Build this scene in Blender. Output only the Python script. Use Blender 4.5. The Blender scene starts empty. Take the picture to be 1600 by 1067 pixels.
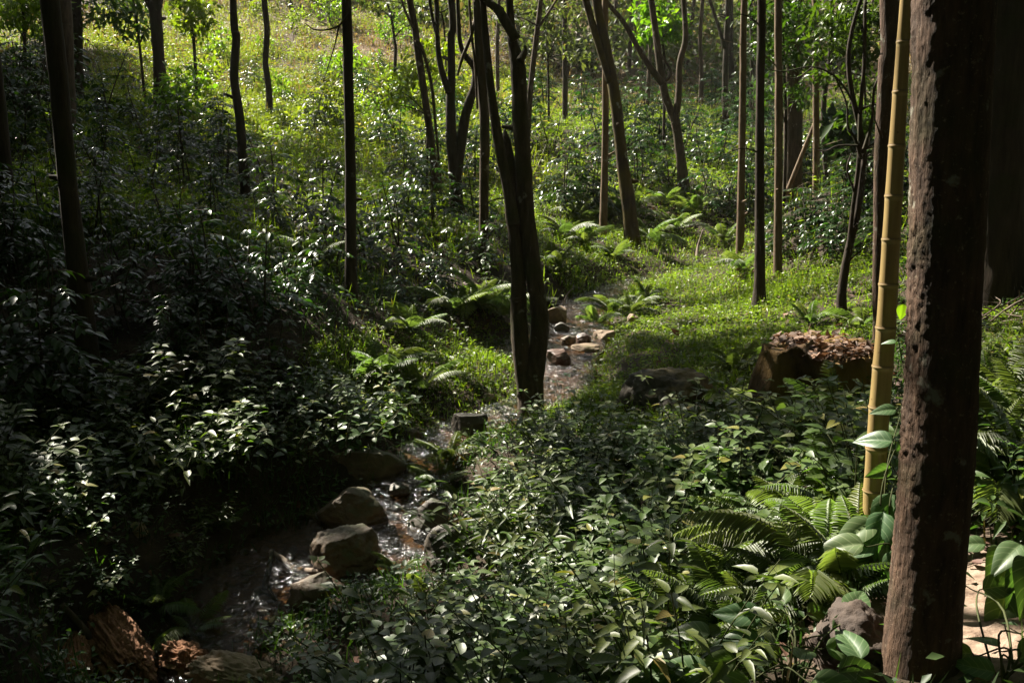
import bpy, bmesh, math, random
import numpy as np
from mathutils import Vector, Matrix

rng = np.random.default_rng(7)
random.seed(7)
C = bpy.context.scene.collection
sc = bpy.context.scene

# ------------------------------------------------------------------ camera geometry
F = 1600 * 35 / 36.0
PITCH = math.radians(12.0)
CAMZ = 2.4
cp, sp = math.cos(PITCH), math.sin(PITCH)

def ray(px, py):
    u = (px - 800) / F
    v = (533.5 - py) / F
    return np.array([u, cp + v * sp, -sp + v * cp])

def at_y(px, py, Y):
    d = ray(px, py)
    return d * (Y / d[1]) + np.array([0, 0, CAMZ])

def at_z(px, py, z):
    d = ray(px, py)
    return d * ((z - CAMZ) / d[2]) + np.array([0, 0, CAMZ])

def project(x, y, z):
    z = z - CAMZ
    dep = np.maximum(y * cp - z * sp, 1e-3)
    up = y * sp + z * cp
    return 800 + F * x / dep, 533.5 - F * up / dep

# ------------------------------------------------------------------ numpy noise
def _hash(ix, iy, iz, seed):
    h = (ix.astype(np.int64) * 374761393 + iy.astype(np.int64) * 668265263 + iz.astype(np.int64) * 2147483647 + seed * 974711) & 0xffffffff
    h = ((h ^ (h >> 13)) * 1274126177) & 0xffffffff
    h = (h ^ (h >> 16)) & 0xffffffff
    return h / 4294967295.0

def vnoise(p, seed=0):
    p = np.asarray(p, dtype=np.float64)
    i = np.floor(p)
    f = p - i
    f = f * f * (3 - 2 * f)
    i = i.astype(np.int64)
    out = 0
    for dx in (0, 1):
        wx = f[:, 0] if dx else 1 - f[:, 0]
        for dy in (0, 1):
            wy = f[:, 1] if dy else 1 - f[:, 1]
            for dz in (0, 1):
                wz = f[:, 2] if dz else 1 - f[:, 2]
                out = out + wx * wy * wz * _hash(i[:, 0] + dx, i[:, 1] + dy, i[:, 2] + dz, seed)
    return out * 2 - 1

def fbm(p, seed=0, oct=4, gain=.5):
    p = np.asarray(p, dtype=np.float64)
    a, s, t = 1.0, 0, 0
    for k in range(oct):
        s = s + a * vnoise(p, seed + k * 17)
        t += a
        a *= gain
        p = p * 2.03 + 11.7
    return s / t

# ------------------------------------------------------------------ mesh helpers
def make_mesh(name, V, quads=None, tris=None, attr=None, mats=(), fmat=None, smooth=True):
    me = bpy.data.meshes.new(name)
    V = np.asarray(V, dtype=np.float32)
    quads = np.zeros((0, 4), np.int32) if quads is None else np.asarray(quads, np.int32).reshape(-1, 4)
    tris = np.zeros((0, 3), np.int32) if tris is None else np.asarray(tris, np.int32).reshape(-1, 3)
    nq, nt = len(quads), len(tris)
    me.vertices.add(len(V))
    me.vertices.foreach_set('co', V.ravel())
    me.loops.add(nq * 4 + nt * 3)
    me.loops.foreach_set('vertex_index', np.concatenate([quads.ravel(), tris.ravel()]).astype(np.int32))
    me.polygons.add(nq + nt)
    starts = np.concatenate([np.arange(nq) * 4, nq * 4 + np.arange(nt) * 3]).astype(np.int32)
    me.polygons.foreach_set('loop_start', starts)
    me.polygons.foreach_set('use_smooth', np.full(nq + nt, smooth, dtype=bool))
    if fmat is not None:
        me.polygons.foreach_set('material_index', np.asarray(fmat, np.int32))
    me.update(calc_edges=True)
    if attr is not None:
        a = me.attributes.new('leaf', 'FLOAT_VECTOR', 'POINT')
        a.data.foreach_set('vector', np.asarray(attr, np.float32).ravel())
    for m in mats:
        me.materials.append(m)
    return me

def obj(name, me, parent=None):
    o = bpy.data.objects.new(name, me)
    C.objects.link(o)
    if parent is not None:
        o.parent = parent
    return o

def empty(name, loc, rotz=0, scale=1.0):
    o = bpy.data.objects.new(name, None)
    C.objects.link(o)
    o.location = loc
    o.rotation_euler = (0, 0, rotz)
    o.scale = (scale,) * 3 if np.isscalar(scale) else scale
    o.empty_display_size = .1
    return o

def tag(o, label=None, cat=None, group=None, kind=None):
    if label: o['label'] = label
    if cat: o['category'] = cat
    if group: o['group'] = group
    if kind: o['kind'] = kind
    return o

def copy_tree(o, parent=None):
    c = o.copy()
    C.objects.link(c)
    c.parent = parent
    for ch in o.children:
        copy_tree(ch, c)
    return c

class Acc:
    """collects pieces of one mesh"""
    def __init__(s):
        s.V, s.Q, s.T, s.A, s.n = [], [], [], [], 0
    def add(s, V, Q=None, T=None, A=None):
        V = np.asarray(V, np.float64).reshape(-1, 3)
        if Q is not None and len(Q): s.Q.append(np.asarray(Q, np.int64).reshape(-1, 4) + s.n)
        if T is not None and len(T): s.T.append(np.asarray(T, np.int64).reshape(-1, 3) + s.n)
        s.V.append(V)
        s.A.append(np.zeros((len(V), 3)) if A is None else np.asarray(A))
        s.n += len(V)
    def mesh(s, name, mat, smooth=True):
        return make_mesh(name, np.concatenate(s.V), np.concatenate(s.Q) if s.Q else None,
                         np.concatenate(s.T) if s.T else None, np.concatenate(s.A), [mat], None, smooth)

def norm(a):
    return a / np.maximum(np.linalg.norm(a, axis=-1, keepdims=True), 1e-9)

# leaf templates: x across (-.5...5), y along 0..1, z normal
def leaf_tpl(widths, ys, fold=.12, droop=.2, wave=0.0):
    V = [(0, 0, 0)]
    n = len(ys)
    for k, (w, y) in enumerate(zip(widths, ys)):
        z = -droop * y * y
        e = fold * w + wave * (1 if k % 2 else -1)
        V += [(-w / 2, y, z + e), (0, y, z), (w / 2, y, z + e)]
    V.append((0, 1, -droop))
    tip = len(V) - 1
    T = [(0, 2, 1), (0, 3, 2)]
    Q = []
    for k in range(n - 1):
        a, b = 1 + 3 * k, 4 + 3 * k
        Q += [(a, a + 1, b + 1, b), (a + 1, a + 2, b + 2, b + 1)]
    a = 1 + 3 * (n - 1)
    T += [(a, a + 1, tip), (a + 1, a + 2, tip)]
    return np.array(V, float), np.array(Q).reshape(-1, 4), np.array(T)

TPL_COFFEE = leaf_tpl([.62, .98, .9, .5], [.18, .42, .66, .86], .06, .22, .012)
TPL_OVATE = leaf_tpl([.8, 1.0, .74, .36], [.1, .32, .58, .8], .10, .22, 0.0)
TPL_PINNA = leaf_tpl([1.0, .72], [.12, .62], .15, .25)
TPL_KITE = (np.array([(0, 0, 0), (-.5, .42, .06), (0, 1, -.14), (.5, .42, .06)], float), None, np.array([(0, 2, 1), (0, 3, 2)]))
TPL_BLADE = (np.array([(-.5, 0, 0), (.5, 0, 0), (.42, .5, 0), (-.42, .5, 0), (0, 1, 0)], float), np.array([(0, 1, 2, 3)]), np.array([(3, 2, 4)]))

def big_leaf_tpl(nl=18, nw=5, heart=.0):
    V, A = [], []
    for i in range(nl + 1):
        t = i / nl
        w = (math.sin(math.pi * min(1, t ** .62)) ** .85) * (1 - .18 * t) if 0 < t < 1 else .02
        for j in range(-nw, nw + 1):
            s = j / nw
            vein = .012 * math.cos((t * 9 - abs(s) * 2.2) * 2 * math.pi) * abs(s) * (1 - abs(s)) * 4
            V.append((s * w / 2, t - heart * abs(s) * (1 - t) * (1 - t) * .5, -.28 * t * t + .16 * abs(s) * w - .10 * s * s * w + vein))
            A.append((t, s))
    Q = []
    m = 2 * nw + 1
    for i in range(nl):
        for j in range(m - 1):
            a = i * m + j
            Q.append((a, a + 1, a + m + 1, a + m))
    return np.array(V, float), np.array(Q), None, np.array(A)
TPL_BIG = big_leaf_tpl()

def place(acc, tpl, T, D, N, L, W, tone):
    """add n leaves: base T, direction D, normal hint N, length L, width W, tone"""
    tv, tq, tt = tpl[0], tpl[1], tpl[2]
    n = len(T)
    if n == 0: return
    T = np.asarray(T, float); D = norm(np.asarray(D, float)); N = np.asarray(N, float)
    S = norm(np.cross(D, N))
    N2 = np.cross(S, D)
    L = np.broadcast_to(np.asarray(L, float), (n,)); W = np.broadcast_to(np.asarray(W, float), (n,))
    V = (T[:, None, :] + tv[None, :, 0, None] * (S * W[:, None])[:, None, :]
         + tv[None, :, 1, None] * (D * L[:, None])[:, None, :] + tv[None, :, 2, None] * (N2 * L[:, None])[:, None, :])
    m = len(tv)
    off = (np.arange(n) * m)[:, None, None]
    Q = (tq[None] + off).reshape(-1, 4) if tq is not None and len(tq) else None
    Tt = (tt[None] + off).reshape(-1, 3) if tt is not None and len(tt) else None
    A = np.zeros((n, m, 3))
    A[:, :, 0] = np.asarray(tone).reshape(-1, 1)
    if len(tpl) > 3:
        A[:, :, 1:] = tpl[3][None]
    else:
        A[:, :, 1] = tv[None, :, 1]
        A[:, :, 2] = tv[None, :, 0] * 2
    acc.add(V.reshape(-1, 3), Q, Tt, A.reshape(-1, 3))

def tube(acc, pts, rad, sides=8, seed=0, rough=0.0, cap=True, sub=1, nscale=8.0):
    pts = np.asarray(pts, float); rad = np.asarray(rad, float)
    if sub > 1:                                    # Catmull-Rom resample
        P = np.vstack([2 * pts[0] - pts[1], pts, 2 * pts[-1] - pts[-2]])
        o, r = [], []
        for i in range(len(pts) - 1):
            p0, p1, p2, p3 = P[i], P[i + 1], P[i + 2], P[i + 3]
            for k in range(sub):
                t = k / sub
                o.append(.5 * (2 * p1 + (p2 - p0) * t + (2 * p0 - 5 * p1 + 4 * p2 - p3) * t * t + (3 * p1 - p0 - 3 * p2 + p3) * t ** 3))
                r.append(rad[i] * (1 - t) + rad[i + 1] * t)
        o.append(pts[-1]); r.append(rad[-1])
        pts, rad = np.array(o), np.array(r)
    n = len(pts)
    tan = norm(np.gradient(pts, axis=0))
    ref = np.array([0, 1, 0]) if abs(tan[0][1]) < .8 else np.array([1, 0, 0])
    a = norm(np.cross(tan, ref)); b = np.cross(tan, a)
    th = np.arange(sides) / sides * 2 * np.pi
    ring = (np.cos(th)[None, :, None] * a[:, None, :] + np.sin(th)[None, :, None] * b[:, None, :])
    V = pts[:, None, :] + ring * rad[:, None, None]
    if rough > 0:
        q = V.reshape(-1, 3) * nscale
        q = q * np.array([1, 1, .45])
        d = fbm(q + seed * 3.1, seed, 3).reshape(n, sides, 1)
        V = V + ring * rad[:, None, None] * d * rough
    Q = []
    i = np.arange(n - 1)[:, None]; j = np.arange(sides)[None, :]
    Q = np.stack([i * sides + j, i * sides + (j + 1) % sides, (i + 1) * sides + (j + 1) % sides, (i + 1) * sides + j], -1).reshape(-1, 4)
    V = V.reshape(-1, 3)
    T = None
    if cap:
        V = np.vstack([V, pts[0], pts[-1]])
        c0, c1 = n * sides, n * sides + 1
        jj = np.arange(sides)
        T = np.vstack([np.stack([np.full(sides, c0), (jj + 1) % sides, jj], -1),
                       np.stack([np.full(sides, c1), (n - 1) * sides + jj, (n - 1) * sides + (jj + 1) % sides], -1)])
    acc.add(V, Q, T)

# ------------------------------------------------------------------ materials
def nodes(name):
    m = bpy.data.materials.new(name)
    m.use_nodes = True
    nt = m.node_tree
    nt.nodes.clear()
    return m, nt, nt.nodes, nt.links

def ramp(n, stops):
    r = n.new('ShaderNodeValToRGB')
    els = r.color_ramp.elements
    while len(els) < len(stops): els.new(.5)
    for e, (p, c) in zip(els, stops):
        e.position = p
        e.color = (*c, 1) if len(c) == 3 else c
    return r

def mixc(n, l, fac, a, b, mode='MIX'):
    m = n.new('ShaderNodeMix'); m.data_type = 'RGBA'; m.blend_type = mode
    for s, v in ((m.inputs[0], fac), (m.inputs[6], a), (m.inputs[7], b)):
        if hasattr(v, 'is_output'): l.new(v, s)
        elif isinstance(v, (tuple, list)): s.default_value = (*v, 1) if len(v) == 3 else v
        else: s.default_value = v
    return m.outputs[2]

def leaf_mat(name, dark, light, trans, rough=.45, tfac=.4, spec=.5, hue=.03, val=.35, vein=None, odd=None, veinscale=9.0):
    m, nt, n, l = nodes(name)
    at = n.new('ShaderNodeAttribute'); at.attribute_name = 'leaf'
    sep = n.new('ShaderNodeSeparateXYZ'); l.new(at.outputs['Vector'], sep.inputs[0])
    stops = [(0, dark), (1, light)] if odd is None else [(0, dark), (.93, light), (.96, odd), (1, odd)]
    r = ramp(n, stops); l.new(sep.outputs[0], r.inputs[0])
    oi = n.new('ShaderNodeObjectInfo')
    hs = n.new('ShaderNodeHueSaturation')
    mr = n.new('ShaderNodeMapRange'); mr.inputs[3].default_value = .5 - hue; mr.inputs[4].default_value = .5 + hue
    l.new(oi.outputs['Random'], mr.inputs[0]); l.new(mr.outputs[0], hs.inputs['Hue'])
    mv = n.new('ShaderNodeMapRange'); mv.inputs[3].default_value = 1 - val; mv.inputs[4].default_value = 1 + val
    geo = n.new('ShaderNodeNewGeometry')
    nz = n.new('ShaderNodeTexNoise'); nz.inputs['Scale'].default_value = 1.7; nz.inputs['Detail'].default_value = 3
    l.new(geo.outputs['Position'], nz.inputs['Vector'])
    l.new(nz.outputs[0], mv.inputs[0]); mv.inputs[1].default_value = .3; mv.inputs[2].default_value = .7
    l.new(mv.outputs[0], hs.inputs['Value'])
    col = r.outputs[0]
    if vein is not None:
        # side veins: stripes in (along - |across|), plus the midrib
        ab = n.new('ShaderNodeMath'); ab.operation = 'ABSOLUTE'; l.new(sep.outputs[2], ab.inputs[0])
        k = n.new('ShaderNodeMath'); k.operation = 'MULTIPLY_ADD'; l.new(ab.outputs[0], k.inputs[0]); k.inputs[1].default_value = -.25; l.new(sep.outputs[1], k.inputs[2])
        s = n.new('ShaderNodeMath'); s.operation = 'MULTIPLY'; l.new(k.outputs[0], s.inputs[0]); s.inputs[1].default_value = veinscale * 2 * math.pi
        c = n.new('ShaderNodeMath'); c.operation = 'COSINE'; l.new(s.outputs[0], c.inputs[0])
        g = n.new('ShaderNodeMath'); g.operation = 'GREATER_THAN'; l.new(c.outputs[0], g.inputs[0]); g.inputs[1].default_value = .90
        mid = n.new('ShaderNodeMath'); mid.operation = 'LESS_THAN'; l.new(ab.outputs[0], mid.inputs[0]); mid.inputs[1].default_value = .05
        mx = n.new('ShaderNodeMath'); mx.operation = 'MAXIMUM'; l.new(g.outputs[0], mx.inputs[0]); l.new(mid.outputs[0], mx.inputs[1])
        fz = n.new('ShaderNodeMath'); fz.operation = 'MULTIPLY'; l.new(mx.outputs[0], fz.inputs[0]); fz.inputs[1].default_value = .6
        col = mixc(n, l, fz.outputs[0], col, vein)
    l.new(col, hs.inputs['Color'])
    b = n.new('ShaderNodeBsdfPrincipled')
    b.inputs['Roughness'].default_value = rough
    b.inputs['Specular IOR Level'].default_value = spec
    l.new(hs.outputs[0], b.inputs['Base Color'])
    t = n.new('ShaderNodeBsdfTranslucent')
    tc = mixc(n, l, 1.0, hs.outputs[0], trans, 'MULTIPLY')
    l.new(tc, t.inputs[0])
    mx = n.new('ShaderNodeMixShader'); mx.inputs[0].default_value = tfac
    l.new(b.outputs[0], mx.inputs[1]); l.new(t.outputs[0], mx.inputs[2])
    out = n.new('ShaderNodeOutputMaterial'); l.new(mx.outputs[0], out.inputs[0])
    return m

def bark_mat(name, dark, light, patch=None, patch_amt=.0, moss=None, moss_amt=0.0, scale=1.0, bump=.6, speck=None):
    m, nt, n, l = nodes(name)
    tc = n.new('ShaderNodeTexCoord')
    mp = n.new('ShaderNodeMapping'); mp.inputs['Scale'].default_value = (14 * scale, 14 * scale, 2.6 * scale)
    l.new(tc.outputs['Object'], mp.inputs[0])
    nz = n.new('ShaderNodeTexNoise'); nz.inputs['Scale'].default_value = 1.6; nz.inputs['Detail'].default_value = 8; nz.inputs['Roughness'].default_value = .65
    l.new(mp.outputs[0], nz.inputs['Vector'])
    r = ramp(n, [(.3, dark), (.7, light)]); l.new(nz.outputs[0], r.inputs[0])
    col = r.outputs[0]
    if moss is not None:
        n2 = n.new('ShaderNodeTexNoise'); n2.inputs['Scale'].default_value = 2.2 * scale; n2.inputs['Detail'].default_value = 5
        l.new(tc.outputs['Object'], n2.inputs['Vector'])
        r2 = ramp(n, [(.55 - moss_amt * .3, (0, 0, 0)), (.75 - moss_amt * .3, (1, 1, 1))]); l.new(n2.outputs[0], r2.inputs[0])
        col = mixc(n, l, r2.outputs[0], col, moss)
    if patch is not None:
        n3 = n.new('ShaderNodeTexNoise'); n3.inputs['Scale'].default_value = 6.5 * scale; n3.inputs['Detail'].default_value = 4; n3.inputs['Roughness'].default_value = .6
        mp3 = n.new('ShaderNodeMapping'); mp3.inputs['Location'].default_value = (3.7, 1.2, 9.1); l.new(tc.outputs['Object'], mp3.inputs[0])
        l.new(mp3.outputs[0], n3.inputs['Vector'])
        r3 = ramp(n, [(.66 - patch_amt * .2, (0, 0, 0)), (.72 - patch_amt * .2, (1, 1, 1))]); l.new(n3.outputs[0], r3.inputs[0])
        col = mixc(n, l, r3.outputs[0], col, patch)
    if speck is not None:
        n4 = n.new('ShaderNodeTexNoise'); n4.inputs['Scale'].default_value = 70; n4.inputs['Detail'].default_value = 4; n4.inputs['Roughness'].default_value = .7
        l.new(tc.outputs['Object'], n4.inputs['Vector'])
        r4 = ramp(n, [(.60, (0, 0, 0)), (.72, (1, 1, 1))]); l.new(n4.outputs[0], r4.inputs[0])
        col = mixc(n, l, r4.outputs[0], col, speck)
    b = n.new('ShaderNodeBsdfPrincipled'); b.inputs['Roughness'].default_value = .85; b.inputs['Specular IOR Level'].default_value = .25
    l.new(col, b.inputs['Base Color'])
    bp = n.new('ShaderNodeBump'); bp.inputs['Strength'].default_value = bump; bp.inputs['Distance'].default_value = .02
    l.new(nz.outputs[0], bp.inputs['Height']); l.new(bp.outputs[0], b.inputs['Normal'])
    out = n.new('ShaderNodeOutputMaterial'); l.new(b.outputs[0], out.inputs[0])
    return m

def stone_mat(name, dark, light, moss=(.05, .06, .015), moss_amt=.3, wet=.0):
    m, nt, n, l = nodes(name)
    tc = n.new('ShaderNodeTexCoord')
    nz = n.new('ShaderNodeTexNoise'); nz.inputs['Scale'].default_value = 9; nz.inputs['Detail'].default_value = 10; nz.inputs['Roughness'].default_value = .7
    l.new(tc.outputs['Object'], nz.inputs['Vector'])
    r = ramp(n, [(.3, dark), (.55, tuple((a + b) / 2 for a, b in zip(dark, light))), (.75, light)]); l.new(nz.outputs[0], r.inputs[0])
    n2 = n.new('ShaderNodeTexNoise'); n2.inputs['Scale'].default_value = 5; n2.inputs['Detail'].default_value = 6
    l.new(tc.outputs['Object'], n2.inputs['Vector'])
    geo = n.new('ShaderNodeNewGeometry')
    sx = n.new('ShaderNodeSeparateXYZ'); l.new(geo.outputs['Normal'], sx.inputs[0])
    ad = n.new('ShaderNodeMath'); ad.operation = 'MULTIPLY_ADD'; l.new(sx.outputs[2], ad.inputs[0]); ad.inputs[1].default_value = .25; l.new(n2.outputs[0], ad.inputs[2])
    r2 = ramp(n, [(.78 - moss_amt * .3, (0, 0, 0)), (.92 - moss_amt * .3, (1, 1, 1))]); l.new(ad.outputs[0], r2.inputs[0])
    col = mixc(n, l, r2.outputs[0], r.outputs[0], moss)
    vo = n.new('ShaderNodeTexVoronoi'); vo.inputs['Scale'].default_value = 14; vo.feature = 'DISTANCE_TO_EDGE'
    l.new(tc.outputs['Object'], vo.inputs['Vector'])
    b = n.new('ShaderNodeBsdfPrincipled'); b.inputs['Roughness'].default_value = .8 - .45 * wet
    l.new(col, b.inputs['Base Color'])
    bp = n.new('ShaderNodeBump'); bp.inputs['Strength'].default_value = .7; bp.inputs['Distance'].default_value = .025
    l.new(nz.outputs[0], bp.inputs['Height']); l.new(bp.outputs[0], b.inputs['Normal'])
    out = n.new('ShaderNodeOutputMaterial'); l.new(b.outputs[0], out.inputs[0])
    return m

M = {}
M['coffee'] = leaf_mat('coffee leaf', (.012, .028, .007), (.032, .062, .011), (1.6, 2.1, .5), rough=.29, tfac=.32, spec=.42, val=.3)
M['herb'] = leaf_mat('herb leaf', (.050, .074, .017), (.094, .128, .029), (1.4, 1.9, .55), rough=.45, tfac=.33, spec=.5, val=.25, vein=(.02, .045, .018), veinscale=6, odd=(.20, .17, .04))
M['fern'] = leaf_mat('fern leaf', (.070, .100, .032), (.130, .158, .052), (1.45, 1.75, .6), rough=.45, tfac=.42, val=.25)
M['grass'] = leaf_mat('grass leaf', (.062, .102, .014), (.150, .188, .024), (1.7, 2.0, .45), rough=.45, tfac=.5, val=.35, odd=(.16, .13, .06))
M['meadow'] = leaf_mat('meadow leaf', (.085, .110, .018), (.165, .185, .030), (1.6, 1.8, .5), rough=.5, tfac=.5, val=.35, odd=(.22, .16, .08))
M['drygrass'] = leaf_mat('dry grass', (.13, .105, .045), (.22, .17, .085), (1.3, 1.2, .6), rough=.6, tfac=.4, val=.3)
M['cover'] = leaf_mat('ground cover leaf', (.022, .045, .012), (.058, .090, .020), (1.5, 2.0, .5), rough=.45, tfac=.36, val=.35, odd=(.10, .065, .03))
M['canopy'] = leaf_mat('crown leaf', (.025, .055, .010), (.060, .10, .015), (1.5, 2.0, .4), rough=.45, tfac=.3, val=.3)
M['spray'] = leaf_mat('young leaf', (.075, .120, .016), (.150, .190, .022), (1.7, 2.0, .4), rough=.45, tfac=.5, val=.25)
M['farleaf'] = leaf_mat('far bush leaf', (.055, .075, .022), (.115, .125, .045), (1.4, 1.6, .6), rough=.55, tfac=.4, val=.4, odd=(.15, .10, .055))
M['bigleaf'] = leaf_mat('broad leaf', (.060, .105, .042), (.095, .145, .055), (1.4, 2.0, .5), rough=.42, tfac=.34, spec=.4, val=.2, vein=(.20, .25, .13), veinscale=6)
M['litter'] = leaf_mat('fallen leaf', (.060, .034, .020), (.22, .13, .075), (1.1, .9, .7), rough=.7, tfac=.2, val=.3)
M['stem'] = bark_mat('green stem', (.035, .045, .015), (.07, .075, .028), bump=.1)
M['twig'] = bark_mat('coffee twig', (.035, .028, .018), (.085, .068, .045), bump=.2)
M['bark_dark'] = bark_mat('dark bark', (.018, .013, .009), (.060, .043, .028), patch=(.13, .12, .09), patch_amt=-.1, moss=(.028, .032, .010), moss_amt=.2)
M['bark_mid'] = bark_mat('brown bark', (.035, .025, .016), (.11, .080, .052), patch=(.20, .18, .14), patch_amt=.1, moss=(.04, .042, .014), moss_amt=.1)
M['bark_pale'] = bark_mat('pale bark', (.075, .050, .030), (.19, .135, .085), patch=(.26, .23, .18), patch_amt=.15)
M['bark_moss'] = bark_mat('mossy bark', (.028, .020, .012), (.085, .058, .030), patch=(.20, .20, .16), patch_amt=.0, moss=(.085, .065, .012), moss_amt=.5)
M['bark_twin'] = bark_mat('mottled dark bark', (.028, .021, .014), (.105, .078, .050), patch=(.20, .19, .15), patch_amt=.12, moss=(.05, .05, .018), moss_amt=.25, scale=1.3, bump=.9)
M['stump'] = bark_mat('mossy stump wood', (.035, .020, .010), (.13, .075, .036), moss=(.17, .105, .022), moss_amt=.55, scale=1.2, bump=1.0)
M['bark_front'] = bark_mat('flaky red brown bark', (.029, .018, .012), (.112, .066, .041), patch=(.19, .18, .14), patch_amt=.14, speck=(.22, .17, .12), moss=(.045, .042, .016), moss_amt=.1, scale=1.8, bump=.9)
M['dead'] = bark_mat('dead wood', (.07, .05, .035), (.20, .155, .12), bump=.3)
M['rotten'] = bark_mat('rotten wood', (.085, .038, .018), (.30, .15, .080), moss=(.07, .07, .018), moss_amt=.0, scale=1.4, bump=1.0)
M['stone_brown'] = stone_mat('brown stone', (.048, .031, .017), (.165, .108, .058), (.052, .048, .015), .4, wet=.35)
M['stone_dark'] = stone_mat('dark stone', (.026, .020, .014), (.090, .070, .046), (.032, .036, .012), .35, wet=.5)
M['stone_red'] = stone_mat('red brown wet stone', (.045, .022, .014), (.15, .075, .045), (.03, .03, .01), .0, wet=.8)
M['stone_tan'] = stone_mat('tan stone', (.16, .11, .07), (.36, .27, .18), (.12, .10, .04), .1)
M['earth'] = stone_mat('dark crumbly earth', (.022, .013, .009), (.085, .054, .036), (.05, .035, .02), .0)
M['stone_moss'] = stone_mat('mossy boulder', (.025, .022, .016), (.090, .072, .050), (.080, .058, .014), .55)

def bamboo_mat():
    m, nt, n, l = nodes('yellow bamboo')
    tc = n.new('ShaderNodeTexCoord')
    mp = n.new('ShaderNodeMapping'); mp.inputs['Scale'].default_value = (30, 30, 1.2); l.new(tc.outputs['Object'], mp.inputs[0])
    nz = n.new('ShaderNodeTexNoise'); nz.inputs['Scale'].default_value = 1.5; nz.inputs['Detail'].default_value = 6; l.new(mp.outputs[0], nz.inputs[0])
    r = ramp(n, [(.3, (.21, .145, .058)), (.7, (.34, .245, .100))]); l.new(nz.outputs[0], r.inputs[0])
    n2 = n.new('ShaderNodeTexNoise'); n2.inputs['Scale'].default_value = 60; n2.inputs['Detail'].default_value = 3; l.new(tc.outputs['Object'], n2.inputs[0])
    r2 = ramp(n, [(.66, (0, 0, 0)), (.72, (1, 1, 1))]); l.new(n2.outputs[0], r2.inputs[0])
    col = mixc(n, l, r2.outputs[0], r.outputs[0], (.18, .11, .05))
    at = n.new('ShaderNodeAttribute'); at.attribute_name = 'leaf'
    sep = n.new('ShaderNodeSeparateXYZ'); l.new(at.outputs['Vector'], sep.inputs[0])
    col = mixc(n, l, sep.outputs[0], col, (.50, .40, .22))
    col = mixc(n, l, sep.outputs[1], col, (.10, .055, .025))
    b = n.new('ShaderNodeBsdfPrincipled'); b.inputs['Roughness'].default_value = .42
    l.new(col, b.inputs['Base Color'])
    out = n.new('ShaderNodeOutputMaterial'); l.new(b.outputs[0], out.inputs[0])
    return m
M['bamboo'] = bamboo_mat()

def ground_mat():
    m, nt, n, l = nodes('forest soil')
    tc = n.new('ShaderNodeTexCoord')
    nz = n.new('ShaderNodeTexNoise'); nz.inputs['Scale'].default_value = 3.2; nz.inputs['Detail'].default_value = 12; nz.inputs['Roughness'].default_value = .68
    l.new(tc.outputs['Object'], nz.inputs[0])
    soil = ramp(n, [(.3, (.018, .013, .008)), (.55, (.045, .032, .020)), (.75, (.095, .066, .042))]); l.new(nz.outputs[0], soil.inputs[0])
    n2 = n.new('ShaderNodeTexNoise'); n2.inputs['Scale'].default_value = 14; n2.inputs['Detail'].default_value = 10; n2.inputs['Roughness'].default_value = .7
    l.new(tc.outputs['Object'], n2.inputs[0])
    sand = ramp(n, [(.34, (.10, .065, .045)), (.5, (.28, .20, .145)), (.72, (.42, .32, .25))]); l.new(n2.outputs[0], sand.inputs[0])
    dry = ramp(n, [(.3, (.10, .075, .035)), (.7, (.20, .145, .075))]); l.new(nz.outputs[0], dry.inputs[0])
    mud = ramp(n, [(.3, (.070, .042, .020)), (.7, (.17, .105, .050))]); l.new(n2.outputs[0], mud.inputs[0])
    at = n.new('ShaderNodeAttribute'); at.attribute_name = 'leaf'
    sep = n.new('ShaderNodeSeparateXYZ'); l.new(at.outputs['Vector'], sep.inputs[0])
    c = mixc(n, l, sep.outputs[0], soil.outputs[0], sand.outputs[0])
    c = mixc(n, l, sep.outputs[1], c, dry.outputs[0])
    c = mixc(n, l, sep.outputs[2], c, mud.outputs[0])
    b = n.new('ShaderNodeBsdfPrincipled'); b.inputs['Roughness'].default_value = .9; b.inputs['Specular IOR Level'].default_value = .2
    l.new(c, b.inputs['Base Color'])
    bp = n.new('ShaderNodeBump'); bp.inputs['Strength'].default_value = .8; bp.inputs['Distance'].default_value = .04
    l.new(n2.outputs[0], bp.inputs['Height']); l.new(bp.outputs[0], b.inputs['Normal'])
    out = n.new('ShaderNodeOutputMaterial'); l.new(b.outputs[0], out.inputs[0])
    return m
M['ground'] = ground_mat()

def water_mat():
    m, nt, n, l = nodes('stream water')
    tc = n.new('ShaderNodeTexCoord')
    n1 = n.new('ShaderNodeTexNoise'); n1.inputs['Scale'].default_value = 16; n1.inputs['Detail'].default_value = 4; n1.inputs['Distortion'].default_value = 1.2
    l.new(tc.outputs['Object'], n1.inputs[0])
    bp = n.new('ShaderNodeBump'); bp.inputs['Strength'].default_value = 1.0; bp.inputs['Distance'].default_value = .055
    l.new(n1.outputs[0], bp.inputs['Height'])
    fr = n.new('ShaderNodeFresnel'); fr.inputs['IOR'].default_value = 1.4; l.new(bp.outputs[0], fr.inputs['Normal'])
    tr = n.new('ShaderNodeBsdfTransparent'); tr.inputs[0].default_value = (.80, .66, .46, 1)
    gl = n.new('ShaderNodeBsdfGlossy'); gl.inputs['Roughness'].default_value = .14; gl.inputs['Color'].default_value = (1, 1, 1, 1)
    l.new(bp.outputs[0], gl.inputs['Normal'])
    mx = n.new('ShaderNodeMixShader'); l.new(fr.outputs[0], mx.inputs[0]); l.new(tr.outputs[0], mx.inputs[1]); l.new(gl.outputs[0], mx.inputs[2])
    out = n.new('ShaderNodeOutputMaterial'); l.new(mx.outputs[0], out.inputs[0])
    return m
M['water'] = water_mat()

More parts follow.
